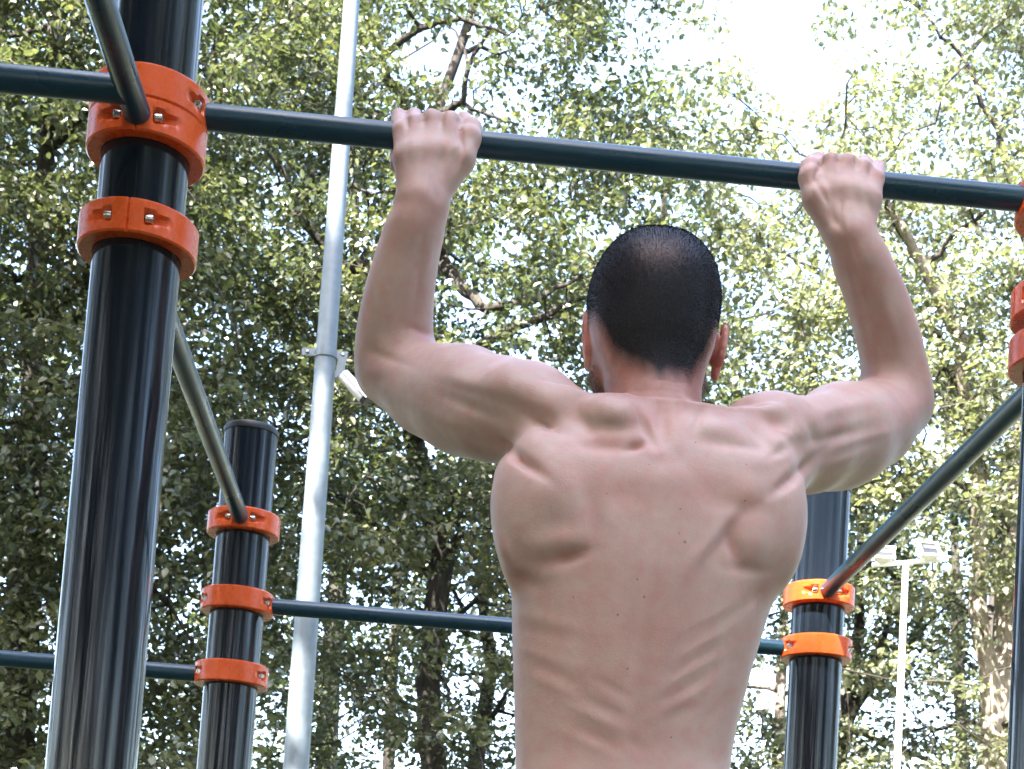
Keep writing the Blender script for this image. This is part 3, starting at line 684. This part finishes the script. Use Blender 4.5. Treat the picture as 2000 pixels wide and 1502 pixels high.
# security camera on a pipe strap
cpx = at(632, 692, MY); zc = cpx[2]; ctr = line_pt(mt_, mb_, zc); rm = float(r_at(zc))
secam = empty('security_camera', tuple(ctr), 'small white bullet security camera on a strap bracket halfway up the galvanised mast', 'security camera')
b_ = MB(); b_.lathe([(rm + .001, -.022), (rm + .006, -.022), (rm + .006, .022), (rm + .001, .022), (rm + .001, -.022)], 36)
strap = b_.build('strap', M_GALV, secam, sharp=.6)
for s_, ln_ in ((-1, .075), (1, .065)):
    b_ = MB(); b_.box((s_*(rm + ln_/2 - .004), -.012, 0), (ln_, .008, .044)); lug = b_.build('strap_lug', M_GALV, secam, bevel=.002, smooth=False)
    b_ = MB(); b_.lathe([(0, 0), (.008, 0), (.008, .007), (.004, .008), (0, .008)], 12, c=(s_*(rm + ln_*.55), -.016, 0), rot=Matrix.Rotation(math.pi/2, 3, 'X')); b_.build('bolt', M_STEEL, lug)
b_ = MB(); b_.box((rm + .030, -.018, -.070), (.045, .007, .12), Matrix.Rotation(math.radians(6), 3, 'Y')); b_.box((rm + .045, -.03, -.118), (.05, .03, .028)); b_.build('bracket', M_GALV, secam, bevel=.002, smooth=False)
p0 = Vector((rm + .047, -.045, -.122)); p1 = p0 + Vector((.150, -.03, -.155)); dv = (p1 - p0).normalized()
b_ = MB(); b_.tube([p0 - dv*.004, p0, p0 + dv*.12, p0 + dv*.17], [.018, .030, .030, .029], 24); cbody = b_.build('housing', M_GREYWHITE, secam, sharp=.6)
b_ = MB(); b_.tube([p0 + dv*.1705, p0 + dv*.196], [.0285, .0275], 24); b_.build('lens_hood', M_BLACK, secam, sharp=.6)
b_ = MB(); up = Vector((0, 0, 1)); sidev = dv.cross(up).normalized(); upv = sidev.cross(dv)
arc = [(.034*math.cos(a), .034*math.sin(a)) for a in np.linspace(math.radians(10), math.radians(170), 12)]
V = []; 
for t_, in ((.0,), (.19,)):
    for rr in (1.0, 1.08): V += [p0 + dv*t_ + sidev*(x*rr) + upv*(z*rr) for x, z in arc]
n_ = 12; Fq = []
for k in range(n_-1): Fq += [(k, k+1, 2*n_+k+1, 2*n_+k), (n_+k, 3*n_+k, 3*n_+k+1, n_+k+1), (k, n_+k, n_+k+1, k+1), (2*n_+k, 2*n_+k+1, 3*n_+k+1, 3*n_+k)]
Fq += [(0, 2*n_, 3*n_, n_), (n_-1, 2*n_-1, 4*n_-1, 3*n_-1)]
b_.add(V, Fq); b_.build('sun_shield', M_GREYWHITE, secam, sharp=.6)

FY = 13.5
ft = at(1769, 1101, FY); fb = at(1752, 1502, FY); s20 = F_PX/(FY - CAM[1] + .3)
flood = empty('floodlight_mast', (ft[0], FY, 0), 'white floodlight mast with two square lamps on a crossarm near the right edge', 'floodlight mast')
O_ = Vector((ft[0], FY, 0)); lean = (fb[0] - ft[0])/(ft[2] - fb[2])
b_ = MB(); b_.tube([Vector((lean*(ft[2] - z), 0, z)) for z in (0, ft[2]*.5, ft[2])], [.042, .036, .028], 20); b_.build('pole', M_WHITE, flood)
al, ar = at(1704, 1104, FY), at(1839, 1094, FY)
b_ = MB(); b_.tube([Vector(al) - O_, Vector(ar) - O_], .022, 4); b_.build('crossarm', M_WHITE, flood, smooth=False)
M_GLASS = mat_plain('lamp_glass', (0.022, 0.024, 0.027), .15, .1, 4); M_REFL = mat_metal('lamp_reflector', (.10, .10, .095), .35, .5, 20)
for px, py, rx, rz, wd_, hg in ((1815, 1073, -28, 8, .21, .17), (1728, 1080, -30, -14, .19, .155)):
    c = Vector(at(px, py, FY - .12)) - O_; R3 = Matrix.Rotation(math.radians(rz), 3, 'Z') @ Matrix.Rotation(math.radians(rx), 3, 'X') @ Matrix.Rotation(math.radians(-4 if px > 1800 else 5), 3, 'Y')
    b_ = MB(); b_.box(c + R3 @ Vector((0, .05, 0)), (wd_*.9, .07, hg*.9), R3); lamp = b_.build('lamp', M_WHITE, flood, bevel=.01, smooth=False)
    b_ = MB()
    for sx, sz, w_, h_ in ((0, 1, wd_ + .02, .018), (0, -1, wd_ + .02, .018), (1, 0, .018, hg - .02), (-1, 0, .018, hg - .02)):
        b_.box(c + R3 @ Vector((sx*wd_/2, -.005, sz*hg/2)), (w_, .03, h_), R3)
    b_.build('lamp_frame', M_WHITE, lamp, smooth=False)
    b_ = MB(); b_.box(c + R3 @ Vector((0, -.001, 0)), (wd_ - .03, .006, hg - .03), R3); b_.build('glass', M_GLASS, lamp, smooth=False)
    b_ = MB(); b_.box(c + R3 @ Vector((.01, -.0065, hg*.17)), (wd_*.66, .004, hg*.32), R3); b_.build('reflector', M_REFL, lamp, smooth=False)
    b_ = MB(); foot = Vector((c.x, 0, float(np.interp(c.x + O_.x, [al[0], ar[0]], [al[2], ar[2]]))))
    q = lambda x, z: c + R3 @ Vector((x*(wd_/2 + .016), .03, z*hg))
    b_.tube([q(-1, 0), q(-1, -.5), q(-.8, -.62), (q(-.3, -.66) + foot)/2, (q(.3, -.66) + foot)/2, q(.8, -.62), q(1, -.5), q(1, 0)], .007, 8)
    b_.build('yoke', M_WHITE, lamp)
# ------------------------------------------------------------------ trees
def mat_leaf(name, c0, c1, c2, transl=.35, gloss=.5, rough=.42):
    mt, nt, b, out = new_mat(name)
    a = nt.nodes.new('ShaderNodeAttribute'); a.attribute_name = 'tone'
    col = ramp(nt, a.outputs['Fac'], [(0.0, c0), (0.55, c1), (1.0, c2)]).outputs[0]
    nt.links.new(col, b.inputs['Base Color']); b.inputs['Roughness'].default_value = rough
    b.inputs['Specular IOR Level'].default_value = gloss
    tr = nt.nodes.new('ShaderNodeBsdfTranslucent')
    tc = mixc(nt, 1.0, col, (1.25, 1.32, .72), 'MULTIPLY'); nt.links.new(tc, tr.inputs['Color'])
    mx = nt.nodes.new('ShaderNodeMixShader'); mx.inputs[0].default_value = transl
    nt.links.new(b.outputs[0], mx.inputs[1]); nt.links.new(tr.outputs[0], mx.inputs[2]); nt.links.new(mx.outputs[0], out.inputs['Surface'])
    return mt
M_LEAF = mat_leaf('oak_leaf', (0.044, 0.058, 0.036), (0.082, 0.098, 0.054), (0.165, 0.165, 0.088), gloss=.8, rough=.33)
M_LEAF_BLEACHED = mat_leaf('bleached_lime_leaf', (0.095, 0.106, 0.070), (0.155, 0.166, 0.108), (0.225, 0.230, 0.160), transl=.42, gloss=.85, rough=.32)  # pale leaf, lightened further so washed-out glare sits in the colour
M_LEAF3 = mat_leaf('elm_leaf', (0.036, 0.052, 0.030), (0.060, 0.078, 0.038), (0.105, 0.118, 0.055), gloss=.7, rough=.36)
def mat_bark(name, c0, c1, sc_=9):
    mt, nt, b, out = new_mat(name)
    nz = noise(nt, sc_, 7, stretch=(3, 3, .6), rough=.65); n2 = noise(nt, 1.2, 4)
    c = ramp(nt, nz.outputs[0], [(.3, c0), (.7, c1)]).outputs[0]
    c = mixc(nt, ramp(nt, n2.outputs[0], [(.45, (0, 0, 0)), (.75, (.5, .5, .5))]).outputs[0], c, tuple(v*.55 for v in c0))
    nt.links.new(c, b.inputs['Base Color']); b.inputs['Roughness'].default_value = .9; bump(nt, nz.outputs[0], .9, .03, b); return mt
M_BARK = mat_bark('dark_bark', (0.022, 0.018, 0.015), (0.060, 0.050, 0.042))
M_PALE = mat_bark('pale_bark', (0.17, 0.14, 0.11), (0.36, 0.31, 0.25))
def leaf_arrays(centres, spread, per, size, rg, flat=.45, tone_shift=None, simple=False):
    """Folded leaves scattered in sprays round the clump centres."""
    n = len(centres); C_ = np.repeat(centres, per, 0); S_ = np.repeat(spread, per, 0); m_ = n*per
    off = rg.normal(0, 1, (m_, 3)); off /= np.linalg.norm(off, axis=1, keepdims=True); off *= (rg.random((m_, 1))**.55)
    off *= S_; off[:, 2] -= .18*(off[:, 0]**2 + off[:, 1]**2)/np.maximum(S_[:, 0], .05)
    pos = C_ + off
    nrm = rg.normal(0, .55, (m_, 3)) + np.array([0, 0, 1.0])*.8 + off/np.maximum(S_, .05)*flat; nrm /= np.linalg.norm(nrm, axis=1, keepdims=True)
    d = rg.normal(0, 1, (m_, 3)) + off/np.maximum(S_, .05)*.9 + np.array([0, 0, -.45]); d -= nrm*(d*nrm).sum(1, keepdims=True); d /= np.linalg.norm(d, axis=1, keepdims=True)
    sd = np.cross(nrm, d); L = size*(.5 + .75*rg.random((m_, 1))); w_ = L*(.29 + .10*rg.random((m_, 1))); up = nrm*w_*(.15 + .5*rg.random((m_, 1))); cv = nrm*L*rg.normal(0, .12, (m_, 1))
    v = np.stack([pos, pos + d*L*.34 + sd*w_ + up, pos + d*L*.72 + sd*w_*.72 + up*.7 + cv*.6, pos + d*L + cv, pos + d*L*.72 - sd*w_*.72 + up*.7 + cv*.6, pos + d*L*.34 - sd*w_ + up], 1).reshape(-1, 3)
    b0 = np.arange(m_)[:, None]*6; f = np.concatenate([b0 + np.array([0, 1, 2, 3]), b0 + np.array([0, 3, 4, 5])])
    if simple:                              # far leaves: one folded lozenge each
        v = np.stack([pos, pos + d*L*.5 + sd*w_ + up, pos + d*L + cv, pos + d*L*.5 - sd*w_ + up], 1).reshape(-1, 3); f = np.arange(m_*4).reshape(-1, 4)
    tone = np.repeat(rg.random(n)*.55, per) + rg.random(m_)*.45
    if tone_shift is not None: tone = np.clip(tone + np.repeat(tone_shift, per), 0, 1)
    return v, f, np.repeat(tone, 4 if simple else 6)
def wig(p, q, n, amp, rg):
    p, q = np.asarray(p, float), np.asarray(q, float); t = np.linspace(0, 1, n)[:, None]; L = np.linalg.norm(q - p)
    w_ = rg.normal(0, amp*L, (n, 3)); w_[0] = w_[-1] = 0; return p + (q - p)*t + w_*np.sin(t*np.pi)
def tree(label, base, trunk_pts, trunk_r, limbs, clumps, spread, per, size, leaf_mat, bark, seed, crown_name='crown', twig_r=.016, tone_shift=None, group=None, cat='tree', n_side=12, keep=None, limb_bark=None, simple=False):
    """trunk_pts: list of (point, radius); limbs: list of polylines [(point, radius), ...]; clumps: leaf spray centres, each carried by a twig."""
    rg = np.random.default_rng(seed); base = np.asarray(base, float)
    t = empty('tree', tuple(base), label, cat, group)
    b_ = MB(); pts = [np.asarray(p) for p, r in trunk_pts]; rr = [r for p, r in trunk_pts]
    fine_p, fine_r = [], []
    for i in range(len(pts)-1):
        k = 4
        for j in range(k):
            u_ = j/k; fine_p.append(pts[i]*(1-u_) + pts[i+1]*u_ + (rg.normal(0, rr[i]*.10, 3) if i + j else 0)); fine_r.append((rr[i]*(1-u_) + rr[i+1]*u_)*(1 + rg.normal(0, .04)))
    fine_p.append(pts[-1]); fine_r.append(rr[-1])
    b_.tube([p - base for p in fine_p], fine_r, n_side); b_.build('trunk', bark, t)
    nodes = [(p, r) for p, r in zip(fine_p, fine_r)][len(fine_p)//3:]
    for lb in limbs:
        b_ = MB(); P_ = [np.asarray(p, float) for p, r in lb]; R_ = [r for p, r in lb]; fp, fr = [], []
        for i in range(len(P_)-1):
            seg = wig(P_[i], P_[i+1], 5, .035, rg)
            for j in range(4): fp.append(seg[j]); fr.append(R_[i]*(1-j/4) + R_[i+1]*j/4)
        fp.append(P_[-1]); fr.append(R_[-1])
        b_.tube([p - base for p in fp], fr, 8); b_.build('limb', bark if R_[0] > .12 else (limb_bark or bark), t); nodes += list(zip(fp, fr))
    if len(clumps):
        NP = np.array([p for p, r in nodes]); NR = np.array([r for p, r in nodes])
        b_ = MB()
        # branches first: every 9th clump grows a branch, the others hang on it or on a limb
        sub = clumps[::9]
        for c in sub:
            i = int(np.argmin(np.linalg.norm(NP - c, axis=1) + .6*np.maximum(0, NP[:, 2] - c[2])))
            seg = wig(NP[i], c, 6, .06, rg); r0 = min(NR[i]*.6, .045); b_.tube([p - base for p in seg], list(np.linspace(r0, .014, 6)), 6)
            NP = np.vstack([NP, seg[2:]]); NR = np.append(NR, np.linspace(r0, .014, 6)[2:])
        far = []
        for q_, c in enumerate(clumps):
            i = int(np.argmin(np.linalg.norm(NP - c, axis=1))); L = np.linalg.norm(NP[i] - c)
            if L > 1.5: far.append(q_); continue
            if L < .12: continue
            seg = wig(NP[i], c + rg.normal(0, .1, 3), 4, .07, rg); b_.tube([p - base for p in seg], list(np.linspace(min(NR[i]*.6, twig_r), .005, 4)), 4, caps=False)
        br = b_.build('branches', limb_bark or bark, t); br['kind'] = 'stuff'
        clumps = np.delete(np.asarray(clumps), far, 0); spread = np.delete(np.asarray(spread), far, 0)
        v, f, tn = leaf_arrays(clumps, spread, per, size, rg, tone_shift=tone_shift, simple=simple)
        if keep is not None:
            ok = keep(v[::4]); v = v.reshape(-1, 4, 3)[ok].reshape(-1, 3); tn = tn.reshape(-1, 4)[ok].ravel(); f = np.arange(len(v)).reshape(-1, 4)
        cr_ = mesh_obj(crown_name, np_mesh(crown_name, v - base, f, leaf_mat, False, {'tone': tn}), t); cr_['kind'] = 'stuff'
    return t
# how closed the foliage is over the view (columns every 200 px from x = -300, rows every 200 px from y = -300)
COVER = np.array([
 # -300 -100  100  300  500  700  900 1100 1300 1500 1700 1900 2100 2300
 [.97, .97, .97, .97, .97, .95, .90, .97, .80, .30, .45, .75, .9, .9],    # -300
 [.97, .97, .97, .97, .97, .96, .85, .97, .85, .30, .45, .75, .9, .9],    # -100
 [.98, .98, .98, .96, .98, .97, .70, .98, .90, .34, .50, .72, .8, .9],    # 100
 [.99, .99, .99, .98, .985, .985, .95, .98, .96, .74, .78, .84, .88, .9],  # 300
 [.99, .99, .99, .99, .99, .98, .94, .95, .97, .92, .91, .92, .93, .93],  # 500
 [.99, .99, .99, .99, .99, .98, .96, .97, .97, .97, .96, .96, .95, .95],  # 700
 [.99, .99, .99, .99, .99, .98, .98, .97, .97, .96, .94, .93, .93, .93],  # 900
 [.99, .99, .99, .99, .98, .92, .88, .92, .92, .86, .84, .86, .9, .9],    # 1100
 [.99, .99, .99, .99, .95, .80, .76, .8, .82, .78, .74, .78, .85, .85],      # 1300
 [.98, .98, .98, .97, .90, .70, .66, .7, .72, .66, .66, .76, .85, .85],    # 1500
 [.98, .98, .98, .98, .95, .9, .9, .9, .9, .85, .8, .8, .8, .8]])         # 1700
GAPS = [(868, 95, 78, 48), (1490, 60, 120, 110), (1580, 170, 80, 44), (930, 575, 44, 20), (1205, 450, 40, 46), (985, 470, 30, 24), (1130, 455, 24, 26), (965, 615, 26, 16), (790, 560, 26, 30),
        (700, 1110, 34, 22), (590, 940, 26, 20), (860, 1165, 40, 30), (690, 1420, 34, 40), (920, 1240, 30, 40), (1500, 1160, 34, 60), (1520, 1330, 24, 40), (1700, 1190, 34, 30), (1800, 1300, 26, 30), (1690, 1390, 24, 34), (1840, 1400, 22, 28), (200, 95, 20, 20), (1000, 1380, 30, 40), (620, 1100, 24, 26), (1860, 1080, 24, 30), (1968, 1340, 34, 110), (1918, 1230, 26, 90), (1470, 1420, 30, 60)]
def cover(px, py):
    u_ = np.clip((px + 300)/200, 0, 12.999); v_ = np.clip((py + 300)/200, 0, 9.999); i, j = v_.astype(int), u_.astype(int); a, b_ = v_ - i, u_ - j
    c = (COVER[i, j]*(1-b_) + COVER[i, j+1]*b_)*(1-a) + (COVER[i+1, j]*(1-b_) + COVER[i+1, j+1]*b_)*a
    for gx, gy, ra, rb in GAPS:
        q = ((px - gx)/ra)**2 + ((py - gy)/rb)**2; c = c*(1 - .97*np.exp(-q**2*.7))
    return c
def sprays(x0, x1, y0, y1, Y, dY, per_unit, seed, weight=1.0, edge=120, clump=.75):
    """Clump centres for a crown that fills the given stretch of the view between depths Y-dY and Y+dY."""
    rg = np.random.default_rng(seed); n = int(per_unit*(x1-x0)*(y1-y0)/1e4)
    px = rg.uniform(x0, x1, n); py = rg.uniform(y0, y1, n); yy = Y + dY*rg.uniform(-1, 1, n)
    tau = -np.log(1 - np.minimum(cover(px, py), .995))/4.6
    w3 = np.array([at(a, b_, c) for a, b_, c in zip(px, py, yy)]); ph = rg.uniform(0, 6.28, 6)
    lump = sum(np.sin(w3 @ rg.normal(0, 1, 3)*2.6 + ph[k]) for k in range(5))/1.6
    tau = tau*np.clip(1 + clump*lump, .12, 2.4)
    soft = np.clip((px - x0)/edge, 0, 1)*np.clip((x1 - px)/edge, 0, 1)*np.clip((y1 - py)/edge, 0, 1)
    keep = rg.random(n) < tau*weight*np.clip(soft*1.4, 0, 1)
    return np.array([at(a, b_, c) for a, b_, c in zip(px[keep], py[keep], yy[keep])])
def spr(n, r, rg=np.random.default_rng(3)): return np.stack([r*(.7 + .6*rg.random(n)), r*(.7 + .6*rg.random(n)), r*(.45 + .4*rg.random(n))], 1)
def gpt(px, py, Y): return at(px, py, Y)
def ground_pt(px, py, Y):
    p = at(px, py, Y); return np.array([p[0], Y, 0.0])
PER = 62
# left oak
c1 = sprays(-420, 520, -420, 1640, 15.5, 2.0, 14.5, 11)
tree('dense broad-leaved tree filling the left edge behind the thickest post', ground_pt(40, 1500, 16), [(ground_pt(40, 1500, 16), .30), (gpt(30, 1400, 16), .24), (gpt(50, 1050, 15.8), .20), (gpt(72, 760, 15.6), .17), (gpt(62, 620, 15.4), .13), (gpt(90, 300, 15.4), .09), (gpt(120, -200, 15.4), .04)],
     .25, [[(gpt(50, 1020, 15.7), .09), (gpt(110, 960, 15.0), .07), (gpt(10, 860, 14.6), .05), (gpt(-90, 780, 14.3), .02)], [(gpt(62, 640, 15.4), .08), (gpt(180, 540, 14.8), .05), (gpt(330, 400, 14.6), .02)], [(gpt(70, 780, 15.6), .08), (gpt(240, 700, 15.0), .06), (gpt(420, 760, 14.8), .03)], [(gpt(52, 1000, 15.8), .09), (gpt(200, 1050, 15.0), .06), (gpt(330, 1180, 14.6), .03)], [(gpt(90, 300, 15.4), .06), (gpt(260, 150, 15), .04), (gpt(420, 60, 15), .02)], [(gpt(40, 1300, 16), .09), (gpt(-160, 1100, 15.4), .05), (gpt(-300, 900, 15), .02)]],
     c1, spr(len(c1), .38), PER, .098, M_LEAF, M_BARK, 21)
# middle oak
c2 = sprays(440, 1400, -420, 1640, 16.5, 2.2, 15, 12)
tree('tall broad-leaved tree with dark crooked limbs behind the person and the galvanised mast', ground_pt(846, 1500, 17), [(ground_pt(846, 1500, 17), .22), (gpt(846, 1490, 17), .17), (gpt(838, 1330, 17), .15), (gpt(860, 1100, 17), .14), (gpt(800, 800, 16.8), .13), (gpt(760, 560, 16.6), .12), (gpt(860, 200, 16.4), .07), (gpt(1000, -200, 16.4), .04)],
     .2, [[(gpt(762, 570, 16.6), .11), (gpt(715, 520, 15.6), .09), (gpt(660, 520, 15.2), .05), (gpt(600, 440, 15), .055), (gpt(576, 415, 15), .05), (gpt(590, 385, 15), .045), (gpt(645, 365, 15), .03)], [(gpt(775, 640, 16.7), .10), (gpt(850, 490, 15.6), .09), (gpt(900, 560, 15.2), .07), (gpt(950, 604, 15), .06), (gpt(1045, 585, 14.9), .04), (gpt(1130, 540, 14.9), .02)], [(gpt(860, 220, 16.4), .07), (gpt(905, 200, 16), .04), (gpt(916, 130, 15.8), .03), (gpt(960, 50, 15.6), .018)], [(gpt(916, 135, 15.8), .025), (gpt(890, 60, 15.8), .014), (gpt(850, 30, 15.8), .01)], [(gpt(820, 300, 16.5), .07), (gpt(745, 110, 16), .05), (gpt(820, 55, 15.6), .04), (gpt(900, 36, 15.4), .03), (gpt(990, 70, 15.4), .015)], [(gpt(800, 800, 16.8), .09), (gpt(1000, 640, 16), .06), (gpt(1280, 520, 15.6), .03)], [(gpt(860, 1100, 17), .08), (gpt(900, 1040, 16.4), .05), (gpt(880, 960, 16), .03)], [(gpt(846, 1120, 17), .08), (gpt(700, 1000, 16.4), .05), (gpt(560, 900, 16), .03)], [(gpt(800, 820, 16.8), .08), (gpt(620, 680, 16.2), .05), (gpt(500, 560, 16), .02)]],
     c2, spr(len(c2), .38), PER, .094, M_LEAF, M_BARK, 22)
# right tree, looser, its leaf colour bleached to imitate glare
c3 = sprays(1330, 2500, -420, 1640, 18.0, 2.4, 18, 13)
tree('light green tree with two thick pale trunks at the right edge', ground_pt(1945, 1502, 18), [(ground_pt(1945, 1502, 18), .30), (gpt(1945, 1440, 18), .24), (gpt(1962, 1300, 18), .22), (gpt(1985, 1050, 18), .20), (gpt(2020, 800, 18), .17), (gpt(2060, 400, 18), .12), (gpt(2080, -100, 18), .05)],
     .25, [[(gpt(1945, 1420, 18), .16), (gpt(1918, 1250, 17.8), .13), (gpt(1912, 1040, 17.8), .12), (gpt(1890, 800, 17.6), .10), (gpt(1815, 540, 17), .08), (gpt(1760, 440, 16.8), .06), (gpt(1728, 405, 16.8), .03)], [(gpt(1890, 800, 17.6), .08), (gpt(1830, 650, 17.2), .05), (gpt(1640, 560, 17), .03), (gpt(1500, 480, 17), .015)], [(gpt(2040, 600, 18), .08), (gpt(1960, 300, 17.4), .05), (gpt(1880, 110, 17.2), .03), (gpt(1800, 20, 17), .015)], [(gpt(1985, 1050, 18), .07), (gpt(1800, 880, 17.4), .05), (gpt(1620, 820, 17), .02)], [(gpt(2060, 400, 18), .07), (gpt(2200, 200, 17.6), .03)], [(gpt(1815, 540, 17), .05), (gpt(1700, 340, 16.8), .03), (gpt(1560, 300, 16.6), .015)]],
     c3, spr(len(c3), .38), PER, .100, M_LEAF_BLEACHED, M_PALE, 23, limb_bark=M_BARK)
# lower right understorey with forked dark stems
c4 = sprays(1330, 2300, 940, 1660, 21, 1.8, 15, 14, 1, clump=.45)
tree('slender forked tree with thin foliage low behind the right-hand far post', ground_pt(1640, 1502, 21), [(ground_pt(1640, 1502, 21), .17), (gpt(1640, 1480, 21), .14), (gpt(1658, 1360, 21), .12), (gpt(1676, 1230, 21), .09), (gpt(1680, 1080, 21), .06), (gpt(1690, 900, 21), .03)],
     .15, [[(gpt(1650, 1420, 21), .10), (gpt(1700, 1330, 20.8), .08), (gpt(1728, 1240, 20.6), .05), (gpt(1750, 1150, 20.4), .03)], [(gpt(1660, 1330, 21), .07), (gpt(1600, 1200, 20.6), .04), (gpt(1540, 1090, 20.4), .02)], [(gpt(1700, 1330, 20.8), .05), (gpt(1800, 1230, 20.4), .03), (gpt(1880, 1160, 20.2), .015)]],
     c4, spr(len(c4), .5), PER, .115, M_LEAF3, M_BARK, 24)
c5 = sprays(500, 1420, 900, 1660, 21, 1.8, 15, 15, 1, clump=.45)
tree('shaded understorey tree low behind the galvanised mast and the rear bar', ground_pt(960, 1502, 21.5), [(ground_pt(930, 1502, 21.5), .16), (gpt(930, 1490, 21.5), .13), (gpt(960, 1300, 21.5), .11), (gpt(940, 1150, 21.5), .08), (gpt(960, 950, 21.5), .04)],
     .15, [[(gpt(925, 1460, 21.5), .07), (gpt(960, 1400, 20), .05), (gpt(990, 1350, 19.8), .03)], [(gpt(950, 1250, 21.5), .06), (gpt(800, 1180, 20.6), .04), (gpt(680, 1120, 20.4), .02)], [(gpt(955, 1320, 21.5), .06), (gpt(1100, 1200, 20.6), .04), (gpt(1300, 1120, 20.4), .02)], [(gpt(935, 1480, 21.5), .05), (gpt(740, 1350, 20.6), .03), (gpt(640, 1300, 20.4), .015)]],
     c5, spr(len(c5), .5), PER, .110, M_LEAF3, M_BARK, 25)
for i, (x0, x1, y0, y1, Y_, tx, wgt, lab) in enumerate([(-500, 480, -500, 1660, 27, -60, 1.5, 'far tree closing the view behind the dense left-hand tree'), (330, 1010, -500, 1640, 27.5, 640, 1.3, 'far tree closing the view behind the galvanised mast'), (900, 1500, 100, 1640, 28, 1240, .8, 'far tree closing the view behind the head of the person'), (1400, 2450, 620, 1640, 28, 1930, .75, 'far tree closing the view behind the pale trunks')]):
    cc = sprays(x0, x1, y0, y1, Y_, 1.5, 3.6, 70 + i, wgt, 150); bs = ground_pt(tx, 1502, Y_)
    tree(lab, bs, [(bs, .26), (gpt(tx + 8, 1300, Y_), .2), (gpt(tx + 40, 900, Y_), .15), (gpt(tx + 60, max(y0, 0) + 200, Y_), .05)], .2, [], cc, spr(len(cc), .8), PER, .21, M_LEAF3, M_BARK, 80 + i, twig_r=.02, simple=True)
# thin bare-looking stems farther back
for i, (px, top, r, lx_, Y_, lab) in enumerate([(1520, 1080, .10, 6, 24, 'thin pale stem standing behind the waist of the person at right'), (1880, 1000, .11, -10, 25, 'dark thin trunk between the floodlight mast and the pale trunks'), (760, 1150, .10, 8, 25, 'thin dark trunk far behind the rear bar left of the person')]):
    bs = ground_pt(px, 1502, Y_); n_c = sprays(px - 170, px + 170, 860, 1420, Y_, 1.2, 5.0, 40 + i, .8, 60)
    tree(lab, bs, [(bs, r*1.4), (gpt(px, 1500, Y_), r*1.1), (gpt(px + lx_, 1300, Y_), r), (gpt(px + lx_*2, top, Y_), r*.6), (gpt(px + lx_*4, top - 260, Y_), r*.25)], r, [], n_c, spr(len(n_c), .5), PER, .12, M_LEAF3, M_PALE if i == 0 else M_BARK, 50 + i)
# trees round the clearing outside the picture: they shade the frame and are what its paint mirrors
# openings cut through those crowns and the wood to light chosen spots
SUN_SPOTS = [((1.18, 1.15, 2.17), .17), ((1.19, 1.17, 2.40), .14), ((W - .05, -.05, H + .02), .06), (tuple(at(803, 500, -.01)), .002), (tuple(at(684, 60, 6)), .25), (tuple(at(660, 400, 6)), .2), (tuple(at(606, 1050, 6)), .02), (tuple(at(583, 1420, 6)), .15)]
def sunlit_path(pos):
    sd_ = np.array(SUN_DIR); keep = np.ones(len(pos), bool)
    for p, r in SUN_SPOTS:
        v_ = pos - np.array(p); t_ = v_ @ sd_; keep &= ~((np.linalg.norm(v_ - t_[:, None]*sd_, axis=1) < r + .06) & (t_ > 0))
    return keep
def park_tree(label, x, y, h, rad, n, seed, cz=.52, size=.24, per=44):
    rg = np.random.default_rng(seed); d = rg.normal(0, 1, (n, 3)); d /= np.linalg.norm(d, axis=1, keepdims=True); d *= rg.random((n, 1))**.45
    c = np.array([x, y, h*cz]) + d*np.array([rad, rad, h*.45])
    if (x, y) == (-7.7, 7.0): c = np.array([x + 2.6, y + .3, 13.4]) + d*np.array([rad, 3.2, 3.1])   # crown shifted off its trunk to shade the lower background trees
    lim = []
    for k in range(7):
        a = k*2.4 + rg.random(); z0 = h*(.25 + .05*k); lim.append([(np.array([x, y, z0]), .10), (np.array([x + math.cos(a)*rad*.4, y + math.sin(a)*rad*.4, z0 + h*.10]), .06), (np.array([x + math.cos(a)*rad*.8, y + math.sin(a)*rad*.8, z0 + h*.14]), .02)])
    tree(label, (x, y, 0), [((x, y, 0), .34), ((x + .1, y, h*.2), .26), ((x, y + .1, h*.5), .18), ((x, y, h*.9), .05)], .3, lim, c, spr(n, .75), per, size, M_LEAF, M_BARK, seed, keep=sunlit_path, simple=True)
PARK = [
 ('spreading park tree behind the camera on the sunny side whose crown shades the workout frame', -5.6, -7.6, 18, 5.2, 1450, 61),
 ('tall park tree left of the clearing outside the picture', -7.7, 7.0, 17.5, 5.4, 480, 62),
 ('park tree straight behind the camera outside the picture', 0.5, -12.5, 17, 4.8, 620, 63),
 ('park tree behind the camera to the right outside the picture', 8.5, -9.5, 17, 5.0, 620, 64),
 ('park tree right of the clearing outside the picture', 13.5, 1.0, 17, 4.8, 560, 65),
 ('park tree far left behind the camera outside the picture', -6.4, -1.2, 17.5, 3.8, 560, 66),  # unseen, moved here so its crown keeps sun off the mast
 ('older park tree in the second row behind the camera', 5, -19, 20, 5.5, 360, 67),
 ('older park tree in the second row behind the camera to the left', -6, -19, 20, 5.5, 360, 68)]
for a in PARK: park_tree(*a)
# unseen wood added round the clearing to block low sky light: one mass
rg = np.random.default_rng(90); nW = 3100
az = np.radians(rg.uniform(34, 326, nW)); rad_ = rg.uniform(19, 27, nW); hz = rg.random(nW)**.8*(17.5 + 2.5*np.sin(az*7) + 1.5*np.sin(az*17))
cw = np.stack([.5 + np.sin(az)*rad_, 2 + np.cos(az)*rad_, hz], 1)
v, f, tn = leaf_arrays(cw, spr(nW, 1.5), 22, .50, rg, simple=True)
ok = sunlit_path(v[::4]); v = v.reshape(-1, 4, 3)[ok].reshape(-1, 3); tn = tn.reshape(-1, 4)[ok].ravel(); f = np.arange(len(v)).reshape(-1, 4)
added_woods = mesh_obj('added_woods', np_mesh('added_woods', v, f, M_LEAF3, False, {'tone': tn})); tag(added_woods, kind='stuff')
